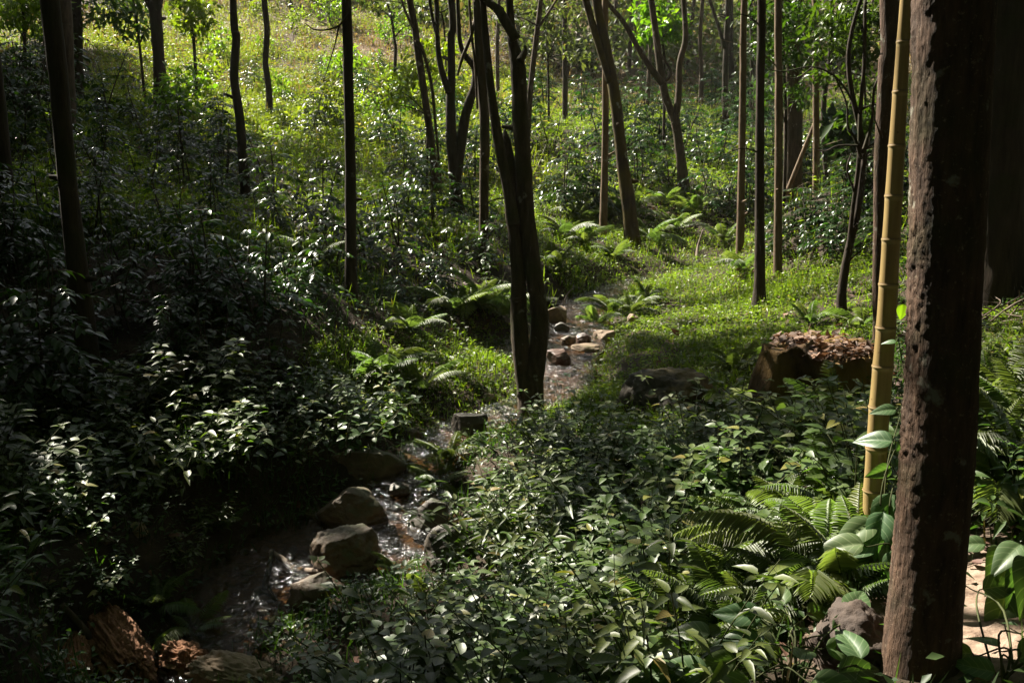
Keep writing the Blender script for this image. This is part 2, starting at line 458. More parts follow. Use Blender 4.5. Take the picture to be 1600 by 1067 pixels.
# ------------------------------------------------------------------ terrain
STREAM = [(250, 1060, -.34, .26), (330, 985, -.28, .24), (400, 915, -.23, .30), (470, 865, -.19, .42), (550, 842, -.16, .52), (610, 800, -.10, .34),
          (642, 752, -.02, .20), (668, 715, .04, .16), (695, 688, .08, .17), (745, 662, .12, .20), (810, 640, .16, .18), (868, 610, .19, .21),
          (872, 575, .21, .25), (850, 548, .23, .50), (885, 518, .26, .36), (900, 490, .29, .28), (925, 465, .32, .22), (980, 444, .36, .16), (1040, 430, .41, .13),
          (1100, 418, .47, .10), (1200, 408, .56, .06)]
SP = np.array([[*at_z(px, py, z)[:2], z, hw] for px, py, z, hw in STREAM])

def resample(P, step):
    Q = np.vstack([2 * P[0] - P[1], P, 2 * P[-1] - P[-2]])
    o = []
    for i in range(len(P) - 1):
        p0, p1, p2, p3 = Q[i], Q[i + 1], Q[i + 2], Q[i + 3]
        k = max(2, int(np.linalg.norm((p2 - p1)[:2]) / step))
        for t in np.arange(k) / k:
            o.append(.5 * (2 * p1 + (p2 - p0) * t + (2 * p0 - 5 * p1 + 4 * p2 - p3) * t * t + (3 * p1 - p0 - 3 * p2 + p3) * t ** 3))
    o.append(P[-1])
    return np.array(o)
SL = resample(SP, .05)

def stream_dist(x, y):
    """signed distance to the stream edge and the water level there"""
    x = np.atleast_1d(x); y = np.atleast_1d(y)
    d = np.full(x.shape, 99.0); lev = np.zeros(x.shape)
    near = np.where((x > SL[:, 0].min() - 2) & (x < SL[:, 0].max() + 2) & (y > SL[:, 1].min() - 2) & (y < SL[:, 1].max() + 2))[0]
    for s in range(0, len(near), 4000):
        ix = near[s:s + 4000]
        dd = np.hypot(x[ix, None] - SL[None, :, 0], y[ix, None] - SL[None, :, 1]) - SL[None, :, 3]
        k = dd.argmin(1)
        d[ix] = dd[np.arange(len(ix)), k]
        lev[ix] = SL[k, 2]
    return d, lev

CP = []
def cz(px, py, z): p = at_z(px, py, z); CP.append((p[0], p[1], z))
def cy(px, py, Y): p = at_y(px, py, Y); CP.append((p[0], p[1], p[2]))
def cw(x, y, z): CP.append((x, y, z))
for px, py, z, hw in STREAM[::2]: cz(px, py, z + .06)
for a in [(60, 1040, .12), (150, 960, .12), (60, 880, .22), (240, 820, .12), (380, 760, .1), (120, 720, .35), (300, 680, .33), (480, 690, .2), (560, 620, .27), (420, 600, .5),
          (140, 600, .6), (0, 640, .6), (0, 450, 1.2), (660, 580, .33), (740, 600, .25), (760, 480, .47), (650, 500, .58), (545, 470, .8), (400, 480, .95), (250, 450, 1.1), (700, 330, 1.25),
          (755, 412, .8), (375, 300, 1.55), (200, 320, 1.6),
          (700, 950, .02), (800, 1040, .1), (850, 870, .2), (780, 740, .2), (900, 680, .3), (1040, 650, .4), (960, 560, .42), (1100, 560, .5), (1230, 640, .55), (1000, 800, .4), (1150, 760, .55),
          (1300, 760, .72), (1000, 950, .35), (1250, 950, .75), (1190, 482, .62), (1315, 500, .78), (1215, 430, .78), (1155, 392, .85), (985, 380, .72), (940, 365, .8), (1070, 298, 1.35),
          (930, 300, 1.3), (1000, 420, .48), (1100, 450, .5), (860, 420, .65), (1250, 320, 1.45), (1380, 540, .85), (1560, 480, 1.1), (1580, 640, 1.08), (1580, 760, 1.05),
          (1540, 1050, .96), (1540, 870, 1.0), (1590, 870, 1.03), (1430, 1075, .93), (1362, 870, .84)]:
    cz(*a)
for a in [(250, 172, 21), (420, 185, 24), (350, 5, 42), (560, 90, 34), (500, 20, 42), (100, 100, 28), (0, 250, 13.5), (-200, 150, 22), (700, 200, 23), (850, 215, 21), (800, 70, 38),
          (1000, 170, 30), (1000, 90, 38), (1150, 130, 36), (1300, 215, 25), (1450, 150, 30), (1700, 300, 16), (1200, 20, 48), (800, -40, 55), (300, -60, 55), (1400, 20, 45), (0, 20, 40)]:
    cy(*a)
for a in [(0, 0, .82), (-2, 0, .6), (-4, 1, .6), (2, 0, 1.1), (4, 1, 1.3), (0, 2, .72), (-1.5, 2, .42), (1.6, 2, 1.0), (-.2, 3.2, .4), (.6, 3.0, .62), (-1, 3.4, .05), (-2.2, 3.4, -.05), (-3.4, 3, .3), (3, 4, 1.2), (4, 7, 1.3),
          (0, -4, 1.1), (0, -7, 2.6), (0, -10, 5.0), (-10, -5, 4.0), (10, -5, 4.5), (-10, 5, 2.6), (-14, 12, 4.4), (10, 8, 2.8), (14, 18, 4.0), (-30, 20, 13), (-30, 0, 13), (30, 15, 13), (30, 0, 14), (-30, -20, 18), (30, -20, 18), (0, -20, 13), (-40, 50, 16), (40, 50, 13),  # includes the unseen hillside behind the camera, raised to block low sky light
          (0, 80, 19), (-40, 90, 26), (40, 90, 24), (0, 110, 27)]:
    cw(*a)
CP = np.array(CP)

def tps_fit(P, lam=.02):
    n = len(P)
    r = np.hypot(P[:, None, 0] - P[None, :, 0], P[:, None, 1] - P[None, :, 1])
    K = np.where(r > 0, r * r * np.log(np.maximum(r, 1e-9)), 0) + lam * np.eye(n)
    B = np.column_stack([np.ones(n), P[:, :2]])
    A = np.block([[K, B], [B.T, np.zeros((3, 3))]])
    return np.linalg.solve(A, np.concatenate([P[:, 2], np.zeros(3)]))
TW = tps_fit(CP)
def tps(x, y):
    x = x.ravel(); y = y.ravel()
    out = np.empty(len(x))
    for s in range(0, len(x), 20000):
        xs, ys = x[s:s + 20000], y[s:s + 20000]
        r = np.hypot(xs[:, None] - CP[None, :, 0], ys[:, None] - CP[None, :, 1])
        U = np.where(r > 0, r * r * np.log(np.maximum(r, 1e-9)), 0)
        out[s:s + 20000] = U @ TW[:-3] + TW[-3] + TW[-2] * xs + TW[-1] * ys
    return out

def axis(lo, a, b, hi, fine, grow):
    mid = list(np.arange(a, b, fine))
    up, st, v = [], fine, b
    while v < hi: up.append(v); st = min(st * grow, 2.0); v += st
    up.append(hi)
    dn, st, v = [], fine, a
    while True:
        st = min(st * grow, 2.0); v -= st
        if v <= lo: break
        dn.append(v)
    return np.array([lo] + dn[::-1] + mid + up)
GX = axis(-62, -3.6, 4.4, 62, .06, 1.07)
GY = axis(-16, 2.0, 16.5, 112, .06, 1.05)
XX, YY = np.meshgrid(GX, GY)
ZZ = tps(XX, YY)
xf, yf = XX.ravel(), YY.ravel()
q = np.column_stack([xf, yf, np.zeros_like(xf)])
ZZ = ZZ + .05 * fbm(q * 1.1, 3, 4) + .018 * fbm(q * 5.0, 9, 3) + .4 * np.clip((yf - 20) / 25, 0, 1) * fbm(q * .16, 5, 3)
sd, slev = stream_dist(xf, yf)
w = np.clip(sd / .45, 0, 1); w = w * w * (3 - 2 * w)
bed = slev - .06 - .05 * np.clip(-sd / .3, 0, 1) + .03 * fbm(q * 7.0, 21, 3)
bank = np.maximum(ZZ, slev + .03)
ZZ = np.where(sd < .45, bed * (1 - w) + bank * w, np.where(sd < 1.2, bank, ZZ))
ZG = ZZ.reshape(XX.shape)

def H(x, y):
    x = np.clip(np.asarray(x, float), GX[0], GX[-1] - 1e-6); y = np.clip(np.asarray(y, float), GY[0], GY[-1] - 1e-6)
    i = np.clip(np.searchsorted(GX, x, 'right') - 1, 0, len(GX) - 2); j = np.clip(np.searchsorted(GY, y, 'right') - 1, 0, len(GY) - 2)
    u = (x - GX[i]) / (GX[i + 1] - GX[i]); v = (y - GY[j]) / (GY[j + 1] - GY[j])
    return (ZG[j, i] * (1 - u) + ZG[j, i + 1] * u) * (1 - v) + (ZG[j + 1, i] * (1 - u) + ZG[j + 1, i + 1] * u) * v

def hit(px, py):
    """ground point seen at a place of the photograph"""
    d = ray(px, py)
    t = np.concatenate([np.arange(1.2, 30, .04), np.arange(30, 100, .3)])
    P = d[None] * t[:, None] + np.array([0, 0, CAMZ])
    below = P[:, 2] < H(P[:, 0], P[:, 1])
    k = int(np.argmax(below)) if below.any() else len(t) - 1
    a, b = t[max(k - 1, 0)], t[k]
    for _ in range(20):
        m = (a + b) / 2
        p = d * m + np.array([0, 0, CAMZ])
        if p[2] < H(p[0], p[1]): b = m
        else: a = m
    p = d * b + np.array([0, 0, CAMZ])
    return np.array([p[0], p[1], float(H(p[0], p[1]))])

gpx, gpy = project(xf, yf, ZZ)
def blob(px, py, cx, cy_, rx, ry, soft=.35):
    r = np.sqrt(((px - cx) / rx) ** 2 + ((py - cy_) / ry) ** 2)
    return np.clip((1 + soft - r) / (2 * soft), 0, 1)
front = yf > 1.5
sandm = np.where(front, np.maximum(blob(gpx, gpy, 1560, 970, 75, 120), .55 * blob(gpx, gpy, 1320, 980, 60, 70)), 0)
drym = np.where((yf > 20), np.clip((yf - 26) / 8, 0, 1) * np.clip(.55 + fbm(q * .3, 31, 3), 0, 1), 0)
redm = np.where(yf > 18, np.maximum(blob(gpx, gpy, 575, 85, 55, 28), blob(gpx, gpy, 1310, 215, 60, 25)), 0)
mudm = np.clip(1 - sd / .12, 0, 1)
ga = np.column_stack([np.clip(sandm * (1.2 + .8 * fbm(q * 6, 77, 3)), 0, 1), np.clip(drym, 0, 1), np.clip(np.maximum(mudm, redm), 0, 1)])
nx_, ny_ = len(GX), len(GY)
jj, ii = np.meshgrid(np.arange(ny_ - 1), np.arange(nx_ - 1), indexing='ij')
gq = np.stack([jj * nx_ + ii, jj * nx_ + ii + 1, (jj + 1) * nx_ + ii + 1, (jj + 1) * nx_ + ii], -1).reshape(-1, 4)
g = obj('ground', make_mesh('ground', np.column_stack([xf, yf, ZZ]), gq, None, ga, [M['ground']]))
tag(g, 'dark forest soil of the valley and hillside', 'ground', kind='structure')

# the stream
acc = Acc()
SW = resample(SP, .03)
tn = norm(np.gradient(SW[:, :2], axis=0)); pn = np.column_stack([tn[:, 1], -tn[:, 0]])
cols = np.linspace(-1, 1, 21)
V = np.empty((len(SW), 21, 3))
V[:, :, :2] = SW[:, None, :2] + pn[:, None, :] * (cols[None, :, None] * (SW[:, 3] + .10)[:, None, None])
V[:, :, 2] = SW[:, None, 2]
f_ = V.reshape(-1, 3)
f_[:, 2] += .012 * fbm(f_ * np.array([7, 7, 7]), 44, 3) + .006 * fbm(f_ * 22, 45, 2)
i = np.arange(len(SW) - 1)[:, None]; j = np.arange(20)[None]
acc.add(f_, np.stack([i * 21 + j, i * 21 + j + 1, (i + 1) * 21 + j + 1, (i + 1) * 21 + j], -1).reshape(-1, 4))
tag(obj('stream', acc.mesh('stream', M['water'])), 'narrow brown stream winding between stones', 'stream', kind='structure')

# ------------------------------------------------------------------ sun and light openings in the crowns
SAZ, SEL = math.radians(-46), math.radians(43)
SUN = np.array([math.sin(SAZ) * math.cos(SEL), math.cos(SAZ) * math.cos(SEL), math.sin(SEL)])

OPEN = [  # gaps cut in the unseen crowns to let sun reach the ground: centre, radii, openness
    (480, 90, 250, 110, .97), (420, 190, 110, 45, .65), (620, 180, 100, 60, .55), (690, 60, 90, 80, .65), (560, 250, 110, 55, .35), (470, 290, 60, 40, .5),
    (900, 60, 130, 60, .25), (1100, 110, 140, 100, .22), (1320, 190, 70, 60, .6), (1000, 200, 120, 40, .15),
    (880, 240, 45, 90, .92), (930, 340, 75, 60, .75), (1000, 400, 130, 40, .95), (1100, 460, 130, 45, .95), (1240, 440, 120, 45, .75), (960, 470, 70, 45, .9),
    (1130, 330, 50, 30, .4), (1350, 470, 50, 60, .5),
    (890, 520, 55, 60, .8), (870, 600, 50, 50, .85), (760, 600, 100, 55, .9), (610, 590, 110, 60, .6), (770, 470, 60, 40, .9), (690, 630, 100, 35, .75),
    (540, 370, 110, 70, .5), (680, 370, 100, 70, .6), (640, 290, 80, 50, .4),
    (790, 770, 85, 90, .97), (1130, 735, 85, 50, .92), (960, 870, 80, 65, .85), (850, 905, 80, 45, .85), (1110, 810, 75, 60, .8), (1060, 640, 70, 30, .25),
    (1280, 830, 105, 130, .97), (1210, 980, 170, 110, .96), (1550, 960, 90, 120, .95), (1570, 700, 60, 90, .8), (1310, 550, 80, 40, .85), (1260, 720, 70, 40, .45),
    (300, 975, 28, 30, .9), (375, 1050, 50, 30, .9), (430, 890, 90, 80, .85), (620, 790, 75, 70, .8), (540, 850, 60, 40, .2), (670, 700, 60, 40, .8), (40, 30, 70, 50, .6), (700, 980, 60, 30, .3)]

def light_at(px, py):
    m = np.zeros(px.shape)
    for cx, c_y, rx, ry, s in OPEN:
        m = np.maximum(m, s * blob(px, py, cx, c_y, rx, ry, .22))
    return m

def sun_landing(P, lift=.3):
    """where the sun ray through P meets the plants on the ground"""
    t = (P[:, 2] - 1.0) / SUN[2]
    for _ in range(12):
        G = P - SUN[None] * t[:, None]
        lf = np.where((G[:, 1] < 6.6) & (G[:, 0] > -.8), .32, .10)
        t = t + (G[:, 2] - (H(G[:, 0], G[:, 1]) + lf)) / SUN[2] * .8
    return P - SUN[None] * t[:, None]

# ------------------------------------------------------------------ trees
TREES = []       # (root, px, py) for landmarks
def polytree(name, label, pts, wid, mat, Y=None, top=None, crown=3.2, nleaf=2600, limbs=(), sides=14, group=None, flare=1.25, rough=.13, crown_h=None, sink=.12, shift=(0, 0)):
    """pts: places of the trunk in the photo from its foot up; the trunk stands at its own distance in the valley"""
    if Y is None:
        foot = hit(*pts[0]); Y = foot[1]
    if len(pts) > 2 and rough < .1: rough = .1
    P = np.array([at_y(px, py, Y + .02 * k) for k, (px, py) in enumerate(pts)])
    gz = float(H(P[0][0], P[0][1]))
    if P[0][2] > gz: P = np.vstack([[P[0][0] + (P[0][0] - P[1][0]) * .05, P[0][1], gz], P]); wid = [wid[0]] + list(wid)
    R = np.array([w * Y / F / 2 for w in wid])
    base = P[0].copy()
    root = empty(name, base)
    tag(root, label, 'tree', group)
    P = P - base
    P = np.vstack([P[0] - np.array([0, 0, sink]), P]); R = np.concatenate([[R[0] * flare], R]); R[1] *= (1 + flare) / 2
    zt = (top if top else 10.0)
    if P[-1][2] < zt:
        d = P[-1] - P[-2]; d = d / max(d[2], .2); d[:2] = np.clip(d[:2], -.18, .18)
        k = zt - P[-1][2]
        P = np.vstack([P, P[-1] + d * k * .5 + rng.normal(0, .12, 3) * [1, 1, 0], P[-1] + d * k])
        R = np.concatenate([R, [R[-1] * .8, R[-1] * .45]])
    acc = Acc()
    tube(acc, P, R, sides, seed=len(TREES) + 3, rough=rough, sub=10, nscale=9)
    rs = np.random.default_rng(len(TREES) + 900)
    hs = P[:, 2]
    for k in range(int(rs.integers(3, 7))):
        h = rs.uniform(.4, max(1.0, min(6, hs[-1] * .8)))
        c = np.array([np.interp(h, hs, P[:, q]) for q in range(3)]); r0 = float(np.interp(h, hs, R))
        a_ = rs.uniform(0, 2 * np.pi); d = np.array([math.cos(a_), math.sin(a_), rs.uniform(-.1, .7)])
        if rs.random() < .45:
            ln = rs.uniform(.04, .12) + r0
            tube(acc, [c, c + d * ln * .6, c + d * ln], [r0 * .5, r0 * .34, r0 * .22], 7, seed=k, rough=.2, sub=3, nscale=20)
        else:
            ln = rs.uniform(.25, .7)
            tube(acc, [c, c + d * ln * .4 + [0, 0, .05], c + d * ln + [0, 0, rs.uniform(-.15, .2)]], [r0 * .16 + .003, .006, .002], 5, seed=k, sub=4, cap=False)
    obj('trunk', acc.mesh('trunk', mat), root)
    tops = [P[-1]]
    for lp, lw in limbs:
        L = np.array([at_y(px, py, Y + .03 * k) for k, (px, py) in enumerate(lp)]) - base
        LR = np.array([w * Y / F / 2 for w in lw])
        if lp[-1][1] < 30 and LR[-1] > .02:
            d = norm(L[-1] - L[-2]) ; d[2] = max(d[2], .6)
            k = max(0, zt * .85 - L[-1][2])
            L = np.vstack([L, L[-1] + d * k * .5, L[-1] + d * k]); LR = np.concatenate([LR, [LR[-1] * .75, LR[-1] * .4]])
            tops.append(L[-1])
        a = Acc(); tube(a, L, LR, max(8, sides - 4), seed=len(TREES) + 40, rough=rough, sub=8, nscale=9)
        obj('limb', a.mesh('limb', mat), root)
    if crown > 0:
        add_crown(root, base, tops[0], crown, nleaf)
    TREES.append((root, pts[0][0], pts[0][1]))
    return root

CROWNS = []
def add_crown(root, base, top, R, n):
    """sets a crown down for later: branches and leaf clumps round the top of a trunk"""
    nc = int(26 * (R / 3.2) ** 2)
    d = rng.normal(0, 1, (nc, 3)); d = norm(d) * (rng.random((nc, 1)) ** .45)
    cl = np.array(top) + d * np.array([R, R, R * .42]) + np.array([0, 0, R * .25])
    k = rng.integers(0, nc, n)
    P = cl[k] + rng.normal(0, 1, (n, 3)) * np.array([.62, .62, .30]) + base
    CROWNS.append(dict(root=root, base=np.array(base), top=np.array(top), R=R, cl=cl[::3], P=P))

LIT = []      # trunks the photo shows in sun: points on them and the width of the gap in the crowns
def lit(pts, Y, r, n=14, amt=.95):
    pts = np.array(pts, float)
    for t in np.linspace(0, len(pts) - 1, n):
        i = min(int(t), len(pts) - 2); q = pts[i] + (pts[i + 1] - pts[i]) * (t - i)
        LIT.append((at_y(q[0], q[1], Y), r, amt))
lit([(1361, 800), (1391, 400), (1416, 0)], 3.5, .17, 24, .97)
lit([(1372, 1060), (1400, 800), (1412, 640), (1418, 450), (1425, 200), (1430, 0)], 2.55, .10, 24, .93)
lit([(1155, 390), (1159, 200), (1162, 60)], 13.3, .25, 12)
lit([(1213, 430), (1214, 200), (1214, 0)], 11.6, .22, 14)
lit([(1275, 250), (1274, 60)], 14, .22, 8)
lit([(943, 370), (945, 200), (945, 40)], 16, .25, 12, .85)
lit([(980, 370), (965, 240)], 15.8, .25, 6, .9)
lit([(1378, 330), (1386, 60)], 9, .2, 8, .5)
lit([(1060, 250), (1062, 100)], 18, .3, 6, .7)

for px, py, z, hw in [(400, 915, -.23, .3), (450, 880, -.2, .34), (430, 850, -.2, .2), (590, 805, -.1, .26), (640, 770, -.05, .24), (650, 850, -.12, .2), (655, 735, .0, .2), (690, 690, .08, .22), (720, 670, .1, .2),
                      (868, 620, .19, .22), (872, 590, .2, .28), (870, 560, .22, .3), (800, 548, .23, .22), (880, 520, .26, .3), (900, 490, .29, .3), (925, 465, .32, .3), (980, 444, .36, .25), (1040, 430, .41, .25)]:
    LIT.append((at_z(px, py, z), hw * (1 if py < 650 else .85), .93 if py < 650 else .65))
LIT.append((at_y(385, 1045, 3.9), .1, .9)); LIT.append((at_y(300, 960, 4.2), .07, .9))
for px, py in ((780, 760), (800, 800), (830, 740), (770, 830)): LIT.append((at_y(px, py, 5.2), .16, .9))
for px, py in ((1540, 960), (1560, 1000), (1580, 940)): LIT.append((at_y(px, py, 2.75), .2, .95))

for x0, x1, y0, y1, n_, r_, amt in [(500, 830, 560, 665, 26, .28, .8), (720, 800, 455, 510, 6, .3, .9), (560, 760, 500, 560, 8, .25, .5), (860, 960, 210, 330, 10, .3, .85)]:
    for k in range(n_):
        p = hit(x0 + (x1 - x0) * ((k * .618) % 1), y0 + (y1 - y0) * (k + .5) / n_); LIT.append((p + np.array([0, 0, .1]), r_, amt))
lit([(1195, 545), (1197, 625)], 6.4, .1, 4, .9)
for px, py, Y in [(1190, 980, 2.72), (1120, 1000, 2.7), (1290, 990, 2.65), (1325, 960, 2.7), (1235, 960, 2.8), (1150, 1040, 2.6), (1570, 720, 4.3), (1590, 690, 4.5), (1545, 745, 4.2), (1280, 790, 4.4), (1230, 840, 4.2), (1320, 860, 3.9), (1270, 900, 3.8)]:
    LIT.append((at_y(px, py, Y), .26, .95))
for px, py in ((180, 1030), (215, 1040), (380, 1060), (350, 1050), (290, 1045), (200, 1055)):
    LIT.append((hit(px, py) + np.array([0, 0, .2]), .17, .85 if px > 300 else .7))

def open_sky(G):
    """share of the sun the crowns are cut to let through to the ground"""
    px, py = project(G[:, 0], G[:, 1], G[:, 2])
    seen = (G[:, 1] > 1.5) & (px > -60) & (px < 1660) & (py < 1130)
    base = np.where(blob(px, py, 230, 760, 330, 260) > .3, .018, np.where(py < 480, np.where(px < 380, .03, .07), .035))
    m = np.maximum(light_at(px, py), base)
    m = m * (1 + .55 * fbm(np.column_stack([G[:, 0] * 2.2, G[:, 1] * 2.2, G[:, 1] * 0]), 123, 3))
    return np.where(seen, np.clip(m, .005, .98), .12)

def above_view(P):
    wx, wy = project(P[:, 0], P[:, 1], P[:, 2])
    return ~((P[:, 1] > 0) & (wy > -25) & (wx > -60) & (wx < 1660))

def finish_crowns():  # crown leaves are added and cut away to shape sun and shade below
    LA = .30 * .30 * .65 * .5 * .62          # mean area of a crown leaf as the sun meets it
    CS = .4
    allP = np.concatenate([c['P'] for c in CROWNS]); own = np.concatenate([np.full(len(c['P']), k) for k, c in enumerate(CROWNS)])
    ok = above_view(allP); allP, own = allP[ok], own[ok]
    def cells(G): return np.floor((G[:, 0] + 40) / CS).astype(int).clip(0, 199) * 300 + np.floor((G[:, 1] + 10) / CS).astype(int).clip(0, 299)
    G = sun_landing(allP)
    # more leaves where the crowns are too thin to shade what the photo shows in shade
    cx, cy2 = np.meshgrid(np.arange(-14, 13, CS) + CS / 2, np.arange(1.6, 40, CS) + CS / 2)
    T = np.column_stack([cx.ravel(), cy2.ravel()]); T = np.column_stack([T, H(T[:, 0], T[:, 1]) + .15])
    tx, ty = project(*T.T); T = T[(tx > -150) & (tx < 1700) & ((T[:, 1] < 30) | (tx > 790))]
    D = np.bincount(cells(G), minlength=60000) * LA / (CS * CS * SUN[2])
    need = -np.log(open_sky(T)) * 1.15 - D[cells(T)]
    cnt = np.clip(need * CS * CS * SUN[2] / LA, 0, 60).astype(int)
    R = np.repeat(T, cnt, 0); n = len(R)
    R = R + np.column_stack([rng.uniform(-CS / 2, CS / 2, n), rng.uniform(-CS / 2, CS / 2, n), np.zeros(n)])
    E = R + SUN[None] * (rng.uniform(8.2, 11.5, n) / SUN[2])[:, None]
    E = E[above_view(E)]
    tops = np.array([c['base'] + c['top'] for c in CROWNS]); rad = np.array([c['R'] for c in CROWNS])
    o2 = (np.hypot(E[:, 0, None] - tops[None, :, 0], E[:, 1, None] - tops[None, :, 1]) / rad[None]).argmin(1)
    allP = np.vstack([allP, E]); own = np.concatenate([own, o2])
    G = sun_landing(allP)
    D = np.bincount(cells(G), minlength=60000) * LA / (CS * CS * SUN[2])
    keep = np.clip(-np.log(open_sky(G)) / np.maximum(D[cells(G)], .01), 0, 1)
    for p, r, amt in LIT:
        v = allP - p; t = v @ SUN
        d = np.linalg.norm(v - t[:, None] * SUN[None], axis=1)
        keep = np.where((t > 0) & (d < r + .1), keep * (1 - amt * np.clip((r + .1 - d) / .1, 0, 1)), keep)
    for c in (at_z(450, 870, -.2), at_z(620, 800, -.1), at_z(690, 690, .08), at_z(870, 600, .2)):  # more crown gaps, cut so the water reflects open sky
        v = norm(allP - c); gap = np.array([.02, math.cos(math.radians(50)), math.sin(math.radians(50))])
        if c[1] < 6.5:
            g2 = np.array([-math.sin(math.radians(9)) * math.cos(math.radians(34)), math.cos(math.radians(9)) * math.cos(math.radians(34)), math.sin(math.radians(34))])
            keep = np.where(v @ g2 > math.cos(math.radians(13)), keep * .08, keep)
        keep = np.where(v @ gap > math.cos(math.radians(13)), keep * .05, np.where(v @ gap > math.cos(math.radians(21)), keep * .35, keep))
    k = rng.random(len(G)) < keep
    allP, own = allP[k], own[k]
    print('crown leaves', len(allP), 'added', len(E))
    for q, c in enumerate(CROWNS):
        a = Acc(); nb = 0
        top = c['top']
        for e in c['cl']:
            mid = (top * .6 + e * .4) + rng.normal(0, .15, 3)
            pts = np.array([top - [0, 0, c['R'] * .35], mid, e])
            g = sun_landing(pts + c['base']); px, py = project(g[:, 0], g[:, 1], g[:, 2])
            if not above_view(pts + c['base']).all() or light_at(px[1:], py[1:]).max() > .4: continue
            if any(np.linalg.norm(np.cross(pts + c['base'] - p, SUN), axis=1).min() < .5 for p, r, amt in LIT): continue
            tube(a, pts, [.05, .03, .01], 5, cap=False); nb += 1
        if nb: obj('branches', a.mesh('branches', M['bark_dark']), c['root'])
        P = allP[own == q] - c['base']; n = len(P)
        if n < 10: continue
        D_ = rng.normal(0, 1, (n, 3)); D_[:, 2] = D_[:, 2] * .5 - .25
        N = np.tile([0, 0, 1.0], (n, 1)) + rng.normal(0, .45, (n, 3))
        ac = Acc(); L = rng.uniform(.22, .38, n)
        place(ac, TPL_KITE, P, D_, N, L, L * rng.uniform(.55, .75, n), rng.random(n))
        obj('crown', ac.mesh('crown', M['canopy']), c['root'])

B, Md, Pa, Mo = M['bark_dark'], M['bark_mid'], M['bark_pale'], M['bark_moss']
polytree('shade_tree', 'tall dark trunk bowed slightly at the dim left edge of the coffee', [(143, 605), (125, 450), (107, 300), (92, 130), (78, 0)], [36, 32, 29, 28, 28], B, top=9.5, crown=3.6, nleaf=4200)
polytree('shade_tree', 'thick shadowy trunk standing well behind the tall bowed dark trunk', [(105, 250), (100, 60), (97, 0)], [27, 26, 26], Md, Y=17, top=10, crown=4.0, nleaf=4200)
polytree('shade_tree', 'darkest short-looking trunk top upslope, just beside the thick shadowy trunk', [(122, 160), (119, 40), (117, 0)], [18, 18, 18], B, Y=22, top=11, crown=3.8, nleaf=3600)
polytree('shade_tree', 'dark leaning trunk cut by the edge of the view beside coffee leaves', [(18, 420), (10, 300), (0, 190), (-14, 60), (-22, 0)], [24, 24, 22, 21, 21], B, Y=10, top=10, crown=3.8, nleaf=4200)
polytree('shade_tree', 'dark trunk forking into a Y at the bright meadow edge', [(252, 172), (248, 90), (243, 22)], [21, 17, 18], B, top=9, crown=3.4, nleaf=3200, limbs=[([(243, 24), (234, 8), (222, -12)], [12, 11, 10]), ([(244, 24), (250, 8), (252, -12)], [9, 8, 8])])
polytree('shade_tree', 'slim wavy trunk rising out of coffee shrubs against the meadow', [(384, 312), (376, 200), (366, 120), (369, 60), (364, 0)], [15, 14, 13, 12, 11], B, top=9, crown=3.2, nleaf=3000)
polytree('shade_tree', 'thin crooked stem standing alone in the bright meadow', [(421, 186), (420, 140), (415, 100), (417, 50), (413, 0)], [11, 10, 9, 9, 9], B, top=8, crown=2.2, nleaf=700)
t5 = polytree('shade_tree', 'straight slim pole-like trunk with a dangling bare twig', [(549, 472), (548, 350), (547, 240), (544, 120), (541, 0)], [19, 17.5, 16.5, 15.5, 15], B, top=9.5, crown=3.4, nleaf=3200, rough=.06,
     limbs=[([(545, 22), (530, 40), (510, 47), (490, 46), (476, 36)], [3.5, 3, 2.4, 2, 1.2]), ([(540, 30), (530, 42), (522, 75), (505, 128)], [3, 2.5, 2, 1.2])])
polytree('shade_tree', 'leaning brown trunk bent toward the meadow with a thin side stem', [(686, 322), (675, 230), (662, 140), (652, 75), (640, 0)], [12, 11.5, 11, 11, 10], Md, top=8.5, crown=3.0, nleaf=2200,
     limbs=[([(651, 62), (664, 90), (675, 140), (681, 200), (690, 300)], [7, 5, 5, 4, 4]), ([(646, 45), (634, 20), (626, -5)], [4, 4, 3])])
polytree('shade_tree', 'dark many-stemmed trunk forking upward between coffee shrubs', [(713, 336), (710, 260), (704, 190), (705, 120), (705, 60), (705, 0)], [21, 19, 16, 12, 11, 11], B, top=9, crown=3.4, nleaf=2600,
     limbs=[([(712, 290), (724, 200), (732, 165), (741, 135), (742, 108), (725, 84), (718, 60), (715, 0)], [16, 15, 14, 12, 11, 8, 7, 6]), ([(701, 145), (690, 110), (684, 70), (682, 0)], [10, 9, 8, 7]), ([(684, 60), (676, 30), (671, 0)], [6, 5, 5])])
polytree('shade_tree', 'shaggy brown trunk wrapped in a twisted liana, beside forked stems', [(756, 420), (756, 320), (757, 200), (752, 100), (748, 0)], [15, 14.5, 15, 17, 17], Md, top=9.5, crown=3.4, nleaf=2600,
     limbs=[([(715, 118), (722, 92), (735, 60), (742, 30), (746, -4)], [3, 5, 5, 4, 4]), ([(746, 170), (742, 100), (737, 55), (733, -4)], [3, 4, 4, 4]), ([(762, 150), (768, 130), (764, 90), (758, 60)], [5, 8, 5, 3])])
